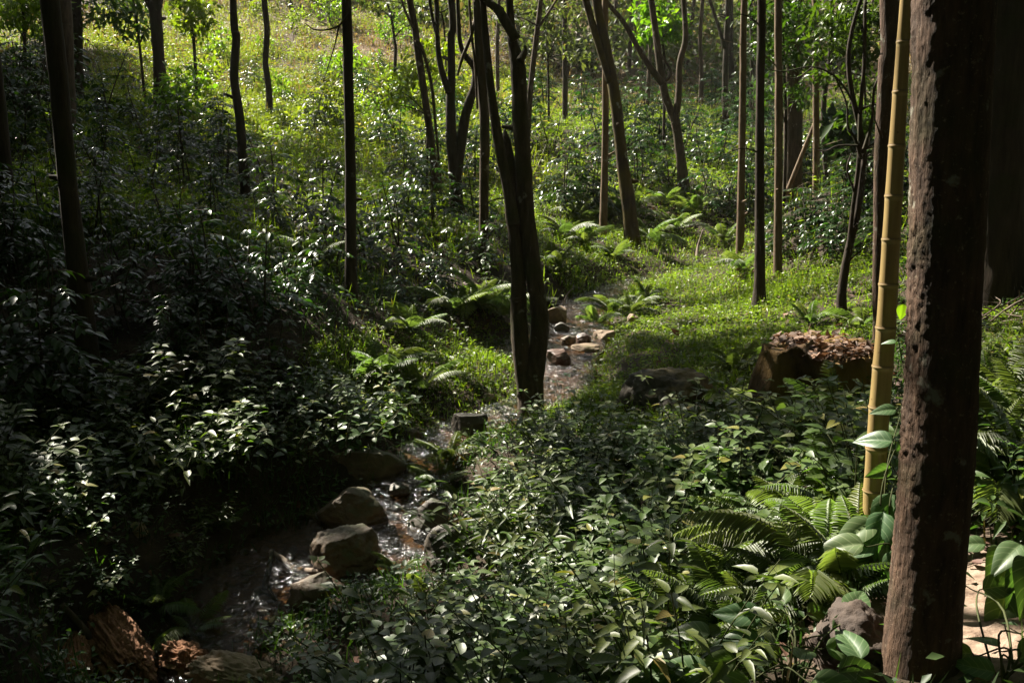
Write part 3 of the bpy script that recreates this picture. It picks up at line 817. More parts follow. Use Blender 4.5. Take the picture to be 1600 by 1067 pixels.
polytree('shade_tree', 'large twin-stemmed mossy trunk standing in front of the stream', [(830, 655), (829, 600), (838, 560), (844, 515), (839, 460), (829, 390), (820, 300), (814, 200), (809, 110), (800, 60), (796, 0)],
     [42, 40, 31, 31, 27, 26, 26, 25, 24, 15, 12], M['bark_twin'], top=8.5, crown=3.2, nleaf=2600, sides=26, rough=.2, flare=1.15,
     limbs=[([(823, 618), (815, 560), (811, 500), (810, 440), (808, 400), (802, 335), (797, 270), (791, 222), (789, 203)], [30, 28, 26, 24, 25, 25, 21, 15, 3]), ([(803, 350), (787, 265), (774, 190), (766, 130), (759, 60), (754, -4)], [18, 16, 15, 13, 11, 10]),
            ([(806, 62), (790, 34), (776, 14), (752, -4)], [16, 15, 13, 12]), ([(812, 96), (819, 84), (821, 72)], [12, 10, 4]), ([(803, 470), (813, 467), (819, 458)], [9, 8, 2])])
polytree('shade_tree', 'slender greyish stem with wispy forked top behind the twin trunk', [(822, 250), (828, 150), (839, 50), (845, 0)], [11, 9, 8, 7], Md, Y=18, top=7, crown=2.4, nleaf=1200, limbs=[([(840, 46), (856, 22), (872, -4)], [4, 4, 3]), ([(838, 40), (820, 30), (804, 26)], [3, 2, 1])])
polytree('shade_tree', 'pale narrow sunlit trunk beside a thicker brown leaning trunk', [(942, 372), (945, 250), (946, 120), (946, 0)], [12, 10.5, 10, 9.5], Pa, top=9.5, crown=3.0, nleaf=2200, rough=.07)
polytree('shade_tree', 'thick brown leaning trunk with mossy foot above the glade', [(988, 382), (982, 320), (972, 250), (962, 160), (948, 80), (932, 0)], [25, 22, 19, 17, 15, 14], Mo, top=9.5, crown=3.6, nleaf=3000,
     limbs=[([(953, 130), (938, 80), (926, 40), (914, -4)], [10, 10, 11, 11])])
polytree('shade_tree', 'wide-forked trunk with two bent arms among coffee shrubs', [(1069, 302), (1064, 250), (1056, 195), (1045, 165), (1035, 128)], [18, 15, 14, 12, 12], Md, top=4.6, crown=0,
     limbs=[([(1036, 132), (1012, 100), (994, 70), (976, 38), (952, 8)], [11, 9, 8, 7, 6]), ([(1055, 195), (1060, 150), (1062, 100), (1071, 60), (1068, 0)], [11, 10, 9, 8.5, 8]), ([(1040, 128), (1048, 112), (1030, 80), (1022, 50)], [5, 4, 3, 2])])
polytree('shade_tree', 'forked dark trunk on the upper slope, narrow double top', [(1134, 216), (1133, 130), (1135, 60), (1137, 0)], [11, 9, 8, 7], B, top=8, crown=2.8, nleaf=1500, limbs=[([(1132, 75), (1122, 40), (1110, 4)], [6, 5, 5])])
polytree('shade_tree', 'thin dark trunk close behind the forked upper slope trunk', [(1144, 150), (1142, 80), (1142, 0)], [8, 8, 7], B, top=8.5, crown=2.8, nleaf=1500)
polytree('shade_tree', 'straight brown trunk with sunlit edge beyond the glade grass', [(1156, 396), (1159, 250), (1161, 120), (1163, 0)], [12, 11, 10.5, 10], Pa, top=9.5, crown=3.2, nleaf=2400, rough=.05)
polytree('shade_tree', 'straight dark trunk with flared foot in the sunlit grass', [(1186, 484), (1187, 430), (1187, 250), (1188, 120), (1190, 0)], [24, 17, 14, 13, 13], B, top=9.5, crown=3.6, nleaf=3000, flare=1.4, rough=.06)
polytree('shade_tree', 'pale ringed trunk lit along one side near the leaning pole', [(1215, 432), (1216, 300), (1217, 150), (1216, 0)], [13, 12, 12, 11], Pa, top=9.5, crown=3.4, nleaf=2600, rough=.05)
polytree('shade_tree', 'broad dark trunk half hidden behind the pale ringed trunk', [(1238, 300), (1239, 150), (1239, 0)], [30, 27, 27], Md, Y=15.5, top=10, crown=3.8, nleaf=3000)
polytree('shade_tree', 'slim light brown trunk between broad dark trunk and crooked tree', [(1275, 318), (1275, 150), (1274, 0)], [11, 10, 10], Pa, Y=14, top=9, crown=3.0, nleaf=2200, rough=.05)
polytree('shade_tree', 'thin dark bent trunk just behind the slim light brown trunk', [(1293, 288), (1287, 220), (1288, 150), (1297, 90), (1300, 0)], [9, 8, 8, 8, 7], B, Y=17, top=9, crown=3.0, nleaf=1800)
polytree('crooked_tree', 'small crooked tree with tangled bare twigs near the stump', [(1315, 502), (1316, 450), (1326, 390), (1340, 330), (1347, 270), (1349, 230)], [16, 14, 12, 11, 10, 9], B, top=3.0, crown=0,
     limbs=[([(1325, 392), (1332, 330), (1342, 250), (1344, 180), (1350, 100), (1352, 0)], [7, 7, 7, 7, 6, 5]), ([(1346, 250), (1335, 215), (1325, 200), (1322, 160), (1300, 110)], [6, 5, 4, 3, 1.5]),
            ([(1348, 240), (1362, 190), (1366, 140), (1378, 110)], [6, 5, 4, 2]), ([(1345, 228), (1310, 228), (1290, 236), (1270, 233)], [4, 3, 2, 1]), ([(1344, 180), (1310, 125), (1270, 105), (1225, 112), (1200, 108)], [3, 3, 2.6, 2, 1]),
            ([(1270, 105), (1245, 122), (1218, 118)], [2.2, 1.8, 1]), ([(1335, 300), (1324, 265), (1330, 240)], [4, 3, 2]), ([(1349, 235), (1372, 222), (1385, 226)], [4, 3, 2])])
polytree('shade_tree', 'thin dark straight trunk on the slope just past the slender greyish stem', [(883, 130), (882, 60), (883, 0)], [8, 7, 7], B, Y=25, top=10, crown=4.2, nleaf=4200)  # this and the next five far trees: crowns added to shade the upper slope
polytree('shade_tree', 'faint thin trunk high on the slope behind the wide-forked trunk', [(1012, 150), (1016, 70), (1013, 0)], [7, 6, 6], Md, Y=29, top=10.5, crown=4.6, nleaf=4600)
polytree('shade_tree', 'faint thin trunk high on the slope before the forked upper slope trunk', [(1096, 120), (1094, 60), (1098, 0)], [7, 6, 6], Md, Y=31, top=11, crown=4.6, nleaf=4600)
polytree('shade_tree', 'far thin trunk seen between the straight brown and flared dark trunks', [(1174, 190), (1175, 90), (1173, 0)], [7, 6, 6], B, Y=27, top=10.5, crown=4.4, nleaf=4200)
polytree('shade_tree', 'far thin trunk seen past the small crooked tree and its twigs', [(1330, 190), (1331, 90), (1327, 0)], [8, 7, 7], B, Y=26, top=10.5, crown=4.4, nleaf=4200)
polytree('shade_tree', 'far slim trunk on the slope between the liana-wrapped and twin trunks', [(778, 150), (777, 70), (780, 0)], [6, 6, 5], Md, Y=30, top=10.5, crown=4.2, nleaf=4200)
polytree('shade_tree', 'rough reddish brown trunk standing directly behind the yellow bamboo', [(1373, 532), (1374, 400), (1378, 250), (1385, 110), (1391, 0)], [17, 20, 23, 26, 29], M['bark_front'], top=8.5, crown=3.4, nleaf=3000, sides=20)
polytree('shade_tree', 'very broad dim trunk behind dead twigs, past the rough foreground trunk', [(1557, 500), (1558, 400), (1560, 200), (1560, 0)], [86, 78, 74, 72], M['bark_dark'], Y=7.6, top=9, crown=3.8, nleaf=3400, sides=28, rough=.1)
# unseen trees added outside the frame to shade the valley and block sky light
for k, (x, y, zt, R, nl) in enumerate([(-9.5, 11, 9.5, 4.2, 5200), (-8.5, 15.5, 9.5, 4.2, 5200), (-13, 14, 10, 4.6, 5200), (-12, 19, 10, 4.4, 4600), (-6.3, 9.3, 9.0, 3.8, 4800), (-11, 24.5, 10, 4.4, 4200),
                                   (-16, 21, 10, 4.6, 4200), (-6.6, 12.5, 9.5, 3.6, 4600), (9, 13, 9.5, 4.4, 3600), (10.5, 19, 9.5, 4.4, 3200), (-5.4, 7.6, 9, 3.4, 4200), (5.6, 8.5, 9, 3.8, 3200),
     (-4.5, -2.5, 9, 4.6, 7500), (3.5, -3.5, 9, 4.6, 7500), (6.5, 2.5, 9, 4.4, 7500), (-7, 3, 9, 4.4, 7500), (0, -7.5, 9.5, 4.8, 3600), (8, -5, 9.5, 4.6, 3200), (-9, -4, 9.5, 4.6, 3200), (10, 7, 9.5, 4.4, 3600), (-.8, -1.6, 10, 4.2, 7500)]):
    z = float(H(x, y))
    root = empty('shade_tree', (x, y, z))
    tag(root, 'tall unseen tree added outside the view for its shade', 'tree', 'unseen trees added for shade')
    a = Acc(); tube(a, [(0, 0, -.2), (.1, .05, 2.5), (-.05, .1, 6), (.1, 0, zt)], [.2, .15, .12, .05], 12, seed=k, rough=.1, sub=8)
    obj('trunk', a.mesh('trunk', M['bark_dark']), root)
    add_crown(root, np.array([x, y, z]), np.array([.1, 0, zt]), R, nl)

# the rough trunk close to the camera
def front_trunk():
    pts = [(1437, 1090), (1441, 1000), (1449, 900), (1460, 780), (1467, 690), (1473, 560), (1477, 450), (1482, 300), (1487, 150), (1491, 0), (1494, -150)]
    wid = [134, 124, 118, 114, 112, 110, 110, 112, 114, 118, 120]
    Y = 2.55
    P = np.array([at_y(px, py, Y) for px, py in pts]); R = np.array(wid) * Y / F / 2
    base = np.array([P[0][0], P[0][1], float(H(P[0][0], P[0][1]))])
    root = empty('shade_tree', base)
    tag(root, 'rough flaky trunk in the foreground beside the yellow bamboo', 'tree')
    P = P - base
    P = np.vstack([[P[0][0] - .02, 0, -.15], P, P[-1] + [.1, .0, 2.5], P[-1] + [.2, 0, 6.0]]); R = np.concatenate([[R[0] * 1.3], R, [R[-1] * .9, R[-1] * .5]])
    dens = resample(np.column_stack([P, R]), .05)
    # dense rings
    s = np.concatenate([[0], np.cumsum(np.linalg.norm(np.diff(P, axis=0), axis=1))])
    near = np.arange(0, s[-3], .006); far = np.linspace(s[-3], s[-1], 40)
    ss = np.concatenate([near, far])
    C_ = np.column_stack([np.interp(ss, s, P[:, k]) for k in range(3)]); r = np.interp(ss, s, R)
    k = np.ones(41) / 41
    for c in range(3):
        C_[:len(near), c] = np.convolve(np.pad(C_[:len(near), c], 20, 'reflect', reflect_type='odd'), k, 'valid')
    nS = 110
    th = np.arange(nS) / nS * 2 * np.pi
    ring = np.stack([np.cos(th), np.sin(th), np.zeros(nS)], -1)
    V = C_[:, None] + ring[None] * r[:, None, None]
    q = V.reshape(-1, 3)
    rg = fbm(q * [9, 9, 5], 5, 3)
    lump = fbm(q * [48, 48, 30], 8, 3)
    flake = np.abs(fbm(q * [95, 95, 60], 12, 2))
    # flaky strip on the sun side, smoother bark elsewhere
    side = (-np.cos(np.tile(th, len(ss))) * .75 + np.sin(np.tile(th, len(ss))) * .65)
    fl = np.clip((side - .15) / .5, 0, 1)
    gap = np.clip(fbm(q * [5, 5, 3.2], 77, 2) * 1.5 + .75, .25, 1)
    d = .0045 * rg + .0018 * lump + .0012 * flake + fl * gap * (.004 * lump + .0085 * flake)
    knot = np.exp(-((q[:, 2] - (at_y(1430, 118, Y)[2] - base[2])) / .03) ** 2) * np.clip(side, 0, 1) ** 4 * -.006
    V = (q + np.tile(ring, (len(ss), 1)) * (d + knot)[:, None])
    n = len(ss)
    i = np.arange(n - 1)[:, None]; j = np.arange(nS)[None]
    a = Acc(); a.add(V, np.stack([i * nS + j, i * nS + (j + 1) % nS, (i + 1) * nS + (j + 1) % nS, (i + 1) * nS + j], -1).reshape(-1, 4))
    obj('trunk', a.mesh('trunk', M['bark_front']), root)
    add_crown(root, base, np.array([.3, .3, 8.5]), 3.0, 1800)
    TREES.append((root, 1440, 1060))
front_trunk()

# yellow bamboo
def bamboo():
    Y = 3.5
    pts = [(1361, 880), (1366, 760), (1374, 640), (1384, 520), (1391, 400), (1400, 250), (1408, 120), (1416, 0), (1426, -160), (1440, -420)]
    wid = [34, 34, 33, 31, 28, 25, 21, 18, 15.5, 12]
    P = np.array([at_y(px, py, Y) for px, py in pts]); R = np.array(wid) * Y / F / 2
    gz = float(H(P[0][0], P[0][1])); base = np.array([P[0][0], P[0][1], min(gz, P[0][2])])
    root = empty('bamboo_pole', base); tag(root, 'yellow bamboo culm with raised rings and a vine climbing its foot', 'bamboo')
    P = P - base
    P = np.vstack([[P[0][0], 0, -.15], P]); R = np.concatenate([[R[0]], R])
    s = np.concatenate([[0], np.cumsum(np.linalg.norm(np.diff(P, axis=0), axis=1))])
    node_py = [-240, -130, -30, 66, 144, 228, 306, 374, 444, 512, 572, 636, 700, 766, 830]
    pyA = np.array([p[1] for p in pts]); sA = s[1:]
    ns = np.interp(-np.array(node_py), -pyA, sA)
    ss = np.unique(np.concatenate([np.arange(0, s[-1], .02)] + [ns + k for k in (-.016, -.010, -.006, -.003, 0, .003, .006, .010, .016)]))
    ss = ss[(ss >= 0) & (ss <= s[-1])]
    C_ = np.column_stack([np.interp(ss, s, P[:, k]) for k in range(3)]); r = np.interp(ss, s, R)
    dn = np.abs(ss[:, None] - ns[None]).min(1)
    sg = (ss[:, None] - ns[None])[np.arange(len(ss)), np.abs(ss[:, None] - ns[None]).argmin(1)]
    r = r * (1 + (.09) * np.exp(-(dn / .0045) ** 2) + .03 * np.exp(-(dn / .03) ** 2) - .02)
    nS = 40
    th = np.arange(nS) / nS * 2 * np.pi
    ring = np.stack([np.cos(th), np.sin(th), np.zeros(nS)], -1)
    V = C_[:, None] + ring[None] * r[:, None, None]
    A = np.zeros((len(ss), nS, 3))
    A[:, :, 0] = np.exp(-((sg + .007) / .006) ** 2)[:, None] * .5
    A[:, :, 1] = np.exp(-((sg - .0055) / .003) ** 2)[:, None] * .8
    n = len(ss); i = np.arange(n - 1)[:, None]; j = np.arange(nS)[None]
    a = Acc(); a.add(V.reshape(-1, 3), np.stack([i * nS + j, i * nS + (j + 1) % nS, (i + 1) * nS + (j + 1) % nS, (i + 1) * nS + j], -1).reshape(-1, 4), None, A.reshape(-1, 3))
    obj('culm', a.mesh('culm', M['bamboo']), root)
    TREES.append((root, 1366, 800))
bamboo()

# leaning poles
def pole(name, label, cat, pts, wid, Y, mat, rough=.08, dz=0, Yend=None):
    Ys = np.linspace(Y, Yend if Yend else Y, len(pts))
    P = np.array([at_y(px, py, yy) for (px, py), yy in zip(pts, Ys)])
    R = np.array(wid) * Y / F / 2
    base = P[0].copy(); root_me = Acc()
    tube(root_me, P - base, R, 10, seed=int(pts[0][0]), rough=rough, sub=6)
    o = obj(name, root_me.mesh(name, mat)); o.location = base
    tag(o, label, cat)
    return o
pole('leaning_pole', 'thin bare pole leaning across behind the pale ringed trunk', 'pole', [(1222, 318), (1240, 275), (1258, 230), (1274, 190)], [8, 7.5, 7, 6], 14.5, M['bark_pale'])

finish_crowns()

# ------------------------------------------------------------------ stones, stump, logs
LAND = []        # (phrase, px, py) landmarks for labels
_ico = {}
def ico(sub):
    if sub not in _ico:
        bm = bmesh.new(); bmesh.ops.create_icosphere(bm, subdivisions=sub, radius=1)
        V = np.array([v.co[:] for v in bm.verts]); T = np.array([[v.index for v in f.verts] for f in bm.faces]); bm.free()
        _ico[sub] = (V, T)
    return _ico[sub]

def rock_mesh(name, size, mat, seed, cuts=9, flat=None, sub=5, rough=.06):
    V, T = ico(sub)
    r = np.random.default_rng(seed)
    P = V.copy()
    hr = np.linalg.norm(V[:, :2], axis=1)
    P[:, :2] *= np.where(V[:, 2] < 0, .15 + .85 / np.maximum(hr, .35), 1)[:, None]
    nrm = r.normal(0, 1, (cuts, 3)); nrm[:, 2] = np.abs(nrm[:, 2]) * .8 - .15; nrm = norm(nrm)
    for k in range(cuts):
        d = r.uniform(.55, .85)
        ex = np.maximum(P @ nrm[k] - d, 0)
        P -= ex[:, None] * nrm[k] * .93
    if flat: 
        P[:, 2] = np.where(P[:, 2] > flat, flat + (P[:, 2] - flat) * .15, P[:, 2])
    P = P * (1 + .14 * fbm(P * 1.5 + seed, seed, 2))[:, None]
    P = P + V * (rough * fbm(P * 4 + seed, seed + 1, 4) + rough * .35 * fbm(P * 14 + seed, seed + 2, 3))[:, None]
    lo, hi = P.min(0), P.max(0)
    P = (P - (lo + hi) / 2) / (hi - lo) * np.array(size)
    a = Acc(); a.add(P, None, T)
    return a.mesh(name, mat)

def rock(px, py, wpx, hpx, label, mat, seed, name='stone', depth=.8, sunk=.3, flat=None, rot=0, land=None, dz=0, **k):
    """px, py: middle of the stone's foot in the photo; wpx, hpx its seen size"""
    p = hit(px, py)
    sd_, lv_ = stream_dist(p[:1], p[1:2])
    if sd_[0] < .05 and lv_[0] > p[2]: p = at_z(px, py, lv_[0])
    Y = p[1]
    wd, ht = wpx * Y / F * .97, hpx * Y / F
    dp = wd * depth
    ht = max(ht - dp * .20, ht * .45) * 1.02
    full = ht * (1 + sunk)
    o = obj(name, rock_mesh(name, (wd, dp, full), mat, seed, flat=flat, **k))
    o.location = (p[0] * (Y + dp / 2) / Y, Y + dp / 2, p[2] + ht - full / 2 + dz)
    o.rotation_euler = (0, 0, 0)
    tag(o, label, 'stone')
    if land: LAND.append((land, px, py))
    return o

ST = 'stones in the stream'
rock(541, 900, 126, 80, 'large brown flat-topped boulder in the middle of the lower stream', M['stone_brown'], 19, 'boulder', .9, .3, flat=.6, land='flat-topped stream boulder', rough=.12, cuts=6)
rock(552, 822, 128, 66, 'brown humped boulder overgrown with small fern behind the flat-topped boulder', M['stone_brown'], 23, 'boulder', .7, .4, land='humped boulder')
rock(572, 760, 150, 66, 'long low dark boulder at the bank, sloping toward the stream', M['stone_brown'], 31, 'boulder', .5, .4, land='long low dark boulder')
rock(668, 830, 72, 56, 'dark wet stone beside the narrow rapids', M['stone_dark'], 42, 'boulder', .8, .4, land='dark wet rapids stone')
rock(708, 884, 104, 70, 'dark smooth boulder under the bright leafy bush', M['stone_dark'], 57, 'boulder', .7, .4, land='dark boulder under the bush')
rock(498, 952, 108, 64, 'reddish brown stone touching the driftwood branch', M['stone_brown'], 64, 'boulder', .7, .4, land='driftwood stone')
rock(650, 697, 30, 30, 'small pointed brown stone at the head of the rapids', M['stone_brown'], 71, land='small pointed stone')
rock(734, 676, 64, 34, 'dark block-shaped slab on the bank above the rapids', M['stone_dark'], 83, flat=.3, depth=.5, land='block-shaped slab')
rock(622, 772, 40, 22, 'small dark stone in white water of the rapids', M['stone_dark'], 91)
rock(873, 568, 42, 26, 'rounded red-brown wet stone in the stream past the twin trunk', M['stone_red'], 95, land='red-brown wet stone')
rock(868, 502, 38, 28, 'grey pyramid-shaped stone standing on the upper pool edge', M['stone_tan'], 103, cuts=14, rough=.02)
rock(850, 474, 50, 14, 'flat dark slab behind the pyramid-shaped stone', M['stone_dark'], 111, flat=.2)
rock(878, 516, 26, 15, 'small dark wet stone below the pyramid-shaped stone', M['stone_dark'], 118)
rock(946, 538, 40, 26, 'tan sunlit stone sloping on the grassy bank of the upper stream', M['stone_tan'], 122)
rock(912, 535, 26, 18, 'brown stone between the tan sunlit stone and the water', M['stone_red'], 129)
rock(888, 538, 26, 18, 'grey brown stone in shallow water beside the red-brown stone', M['stone_brown'], 131)
rock(915, 548, 50, 12, 'low flat tan stone at the grass edge above the red-brown stone', M['stone_tan'], 138, flat=.2)
rock(989, 506, 20, 18, 'small pale rounded stone in the herbs above the bank', M['stone_tan'], 143)
rock(762, 628, 32, 15, 'small tan stone lying in sunlit grass near the twin trunk', M['stone_tan'], 151, land='small tan stone')
rock(212, 838, 46, 24, 'orange brown stone among dim undergrowth away from the stream', M['stone_tan'], 163, land='orange brown stone')
rock(162, 850, 40, 14, 'low brown stone next to the orange brown stone', M['stone_brown'], 167)
rock(1038, 660, 172, 98, 'big moss-topped boulder in the shaded grass beyond the herbs', M['stone_moss'], 172, 'boulder', .8, .5, flat=.55, rough=.14, cuts=6, land='big moss-topped boulder')
rock(1080, 668, 90, 44, 'rough earthy rock leaning against the big moss-topped boulder', M['stone_moss'], 176, 'boulder', .7, .4, land='rough earthy rock')
rock(895, 455, 30, 14, 'dark stone half hidden at the far pool', M['stone_dark'], 181)
rock(430, 985, 40, 20, 'small mossy stone at the foot of the herbs by the water', M['stone_moss'], 187, land='small mossy stone')
rock(1585, 690, 22, 26, 'pale rounded stone in dim grass behind the foreground trunk', M['stone_tan'], 189, land='pale rounded stone')
rock(1352, 625, 44, 14, 'pinkish stone by the litter-covered stump', M['stone_tan'], 191)
rock(1165, 690, 40, 10, 'flat reddish stone lying among the herbs', M['stone_red'], 193, flat=.2, land='flat reddish stone')

# rim of the earth mound beside the foreground trunk
rock(1340, 1055, 190, 125, 'dark earthen mound with roots beside the foreground trunk', M['earth'], 201, 'earth_mound', .9, .5, rough=.2, cuts=4, land='earthen mound')

# stump
def stump():
    p = hit(1293, 645)
    c = p + np.array([0, .36, 0])
    root = empty('tree_stump', c); tag(root, 'wide cut tree stump with mossy rim, covered in fallen leaves', 'stump')
    V, n = [], 72
    hs = np.linspace(-.15, .33, 24)
    def prof(th, h):
        but = .09 * np.cos(3 * th + 1) + .05 * np.cos(7 * th + .4) + .03 * np.cos(13 * th)
        r = .375 * (1 + but * (1.5 - h)) * (1.12 - .22 * np.clip(h / .4, 0, 1))
        # hollow notch in the side that faces the stream path
        notch = np.exp(-((np.angle(np.exp(1j * (th - math.radians(248))))) / .30) ** 2) * np.clip((.36 - h) / .2, 0, 1)
        return r * (1 - .42 * notch)
    for h in hs:
        th = np.arange(n) / n * 2 * np.pi
        r = prof(th, h)
        x, y = r * np.cos(th), r * np.sin(th)
        q = np.column_stack([x, y, np.full(n, h)])
        d = .07 * fbm(q * [11, 11, 3], 4, 4) + .10 * fbm(q * [4, 4, 2], 14, 2)
        V.append(np.column_stack([x * (1 + d), y * (1 + d), np.full(n, h) + (.045 * np.sin(2 * th) + .03 * np.sin(5 * th) + .02 * np.sin(11 * th)) * max(h, 0) / .4]))
    top = V[-1]
    for f in (.96, .85, .6, .3, .05):
        q = top * [f, f, 1]; q[:, 2] += -.012 * (1 - f) + .018 * fbm(q * 14, 6, 3)
        V.append(q)
    V = np.concatenate(V); m = len(V) // n
    i = np.arange(m - 1)[:, None]; j = np.arange(n)[None]
    a = Acc(); a.add(V, np.stack([i * n + j, i * n + (j + 1) % n, (i + 1) * n + (j + 1) % n, (i + 1) * n + j], -1).reshape(-1, 4))
    obj('stump_wood', a.mesh('stump_wood', M['stump']), root)
    k = 620
    th = rng.uniform(0, 2 * np.pi, k); rr = .36 * np.sqrt(rng.random(k))
    P = np.column_stack([rr * np.cos(th), rr * np.sin(th), np.where(rng.random(k) < .9, .34, .36) + rng.uniform(0, .03, k)])
    P = P[~((P[:, 0] < -.18) & (rng.random(k) < .85))]
    k = len(P)
    D = rng.normal(0, 1, (k, 3)); D[:, 2] *= .25
    a = Acc(); L = rng.uniform(.03, .085, k)
    place(a, TPL_OVATE, P, D, np.tile([0, 0, 1.0], (k, 1)) + rng.normal(0, .35, (k, 3)), L, L * .55, rng.random(k))
    o = obj('fallen_leaves', a.mesh('fallen_leaves', M['litter']), root); o['kind'] = 'stuff'
    LAND.append(('leaf-covered stump', 1285, 640))
stump()

def log(name, label, pts, zs, wid, mat, rough=.15, sub=10, sides=14, nscale=10, cat='branch'):
    """pts in the photo, at heights zs above the ground below"""
    P = []
    for (px, py), z in zip(pts, zs):
        p = hit(px, py); P.append(p + np.array([0, 0, z]))
    P = np.array(P); R = np.array(wid) * P[:, 1] / F / 2
    base = P[0].copy(); a = Acc(); tube(a, P - base, R, sides, seed=int(pts[0][1]), rough=rough, sub=sub, nscale=nscale)
    o = obj(name, a.mesh(name, mat)); o.location = base; tag(o, label, cat); return o
log('driftwood_branch', 'curved tan driftwood branch lying over the lower stream', [(424, 884), (440, 893), (465, 908), (505, 912)], [.10, .09, .08, .08], [7, 11, 13, 10], M['dead'])
log('driftwood_stick', 'dark wet stick standing in the water beside the driftwood branch', [(428, 886), (420, 905), (411, 928)], [.12, .06, .0], [5, 11, 9], M['bark_dark'])
log('driftwood_root', 'dark root snag in the shallow water below the sticks', [(395, 945), (412, 935), (432, 942), (420, 930)], [.02, .05, .02, .06], [6, 9, 5, 3], M['bark_dark'])

def chunk(name, label, px, py, size, mat, seed, rot, dz=0, tilt=0, cat='log'):
    p = hit(px, py)
    V, T = ico(6)
    P = np.sign(V) * np.abs(V) ** .78
    P = P / np.abs(P).max(0)
    g = fbm(P * np.array([1.6, 9, 9] if mat is M['rotten'] else [5, 6, 6]) + seed, seed, 5, .6)
    P = P + V * (.30 * g + .26 * fbm(P * 2.2 + seed, seed + 2, 3))[:, None]
    P = P * np.array(size) / 2
    a = Acc(); a.add(P, None, T)
    o = obj(name, a.mesh(name, mat)); o.location = (p[0], p[1], p[2] + dz); o.rotation_euler = (0, tilt, rot)
    tag(o, label, cat)
    return o
chunk('rotten_log', 'reddish rotten log breaking into fibres at the near bank', 182, 1046, (.70, .25, .28), M['rotten'], 5, math.radians(-50), .12, .1)
chunk('rotten_log', 'split piece of rotten wood leaning on the reddish rotten log', 118, 1046, (.42, .14, .15), M['rotten'], 8, math.radians(-62), .06, .1)
chunk('rotten_log', 'short broken stub of brown wood before the sunlit rough log', 287, 1055, (.26, .20, .24), M['rotten'], 13, math.radians(-30), .06)
chunk('fallen_log', 'rough sunlit tan log lying at the bottom edge by the water', 368, 1078, (.52, .22, .20), M['stone_tan'], 17, math.radians(-24), .06)
log('cut_pole', 'dull greenish cut pole lying beside the rotten log', [(100, 985), (122, 1003), (146, 1026)], [.14, .12, .1], [12, 14, 14], M['bark_mid'], .04)
LAND.append(('reddish rotten log', 178, 1040))

def root_pale():
    p = hit(283, 606); Y = p[1]
    def w(px, py): return at_y(px, py, Y) - p
    a = Acc()
    tube(a, [w(270, 612), w(282, 598), w(284, 585), w(283, 572)], np.array([5, 8, 10, 13]) * Y / F / 2, 10, 1, .25, sub=5)
    tube(a, [w(283, 578), w(276, 568), w(264, 557)], np.array([13, 11, 3]) * Y / F / 2, 10, 2, .25, sub=5)
    tube(a, [w(283, 577), w(293, 569), w(307, 564)], np.array([13, 9, 3]) * Y / F / 2, 10, 3, .25, sub=5)
    o = obj('forked_root', a.mesh('forked_root', M['stone_tan'])); o.location = p
    tag(o, 'pale Y-shaped forked root stub in a dark hollow under coffee', 'root')
    LAND.append(('pale forked root', 283, 600))
LAND.append(('tall broad-leaved seedling', 1210, 1060))
root_pale()

# dead twigs
def twigs(name, label, px, py, n, spread, seed):
    p = hit(px, py); r = np.random.default_rng(seed); a = Acc()
    for k in range(n):
        q = r.normal(0, 1, 3) * spread * .4; q[2] = abs(q[2]) + .03
        d = norm(r.normal(0, 1, 3) * [1, .6, .35])
        L = r.uniform(.2, .55)
        pts = [q, q + d * L * .5 + r.normal(0, .03, 3), q + d * L + r.normal(0, .05, 3)]
        tube(a, pts, [.006, .005, .002], 5, cap=False, sub=3)
    o = obj(name, a.mesh(name, M['dead'])); o.location = p
    tag(o, label, 'twigs')
twigs('dead_branch', 'heap of pale dry twigs before the very broad dim trunk', 1560, 510, 34, np.array([.45, .3, .18]), 3)
log('dead_branch', 'thin bare dead twig sticking up in the sunlit glade', [(1088, 404), (1090, 398), (1097, 392)], [0, .12, .32], [5, 4, 2], M['dead'], .05)
log('dead_branch', 'short stubby dead twig beside the upper pool', [(880, 478), (886, 470), (897, 460)], [0, .08, .1], [3, 3, 2], M['dead'], .05)

# ------------------------------------------------------------------ plants
for t, px, py in TREES:
    LAND.append(({'tall dark trunk bowed': 'tall bowed dark trunk', 'dark leaning trunk cut': 'leaning edge trunk', 'dark trunk forking into': 'Y-forked meadow trunk',
                  'slim wavy trunk rising': 'slim wavy trunk', 'thin crooked stem standing': 'thin crooked meadow stem', 'straight slim pole-like trunk': 'straight slim trunk',
                  'leaning brown trunk bent': 'leaning brown trunk', 'dark many-stemmed trunk forking': 'many-stemmed trunk', 'shaggy brown trunk wrapped': 'liana-wrapped trunk',
                  'large twin-stemmed mossy trunk': 'large twin trunk', 'slender greyish stem with': 'slender greyish stem', 'pale narrow sunlit trunk': 'pale narrow trunk',
                  'thick brown leaning trunk': 'mossy-footed leaning trunk', 'wide-forked trunk with two': 'wide-forked trunk', 'forked dark trunk on': 'forked upper slope trunk',
                  'straight brown trunk with': 'straight brown trunk', 'straight dark trunk with': 'flared dark trunk', 'pale ringed trunk lit': 'pale ringed trunk',
                  'broad dark trunk half': 'broad dark trunk', 'slim light brown trunk': 'slim light brown trunk', 'small crooked tree with': 'small crooked tree',
                  'rough reddish brown trunk': 'rough reddish trunk', 'very broad dim trunk': 'very broad dim trunk', 'rough flaky trunk in': 'rough foreground trunk', 'yellow bamboo culm with': 'yellow bamboo'}
                 .get(' '.join(t['label'].split()[:4]), ''), px, py))
LAND = [a for a in LAND if a[0]]

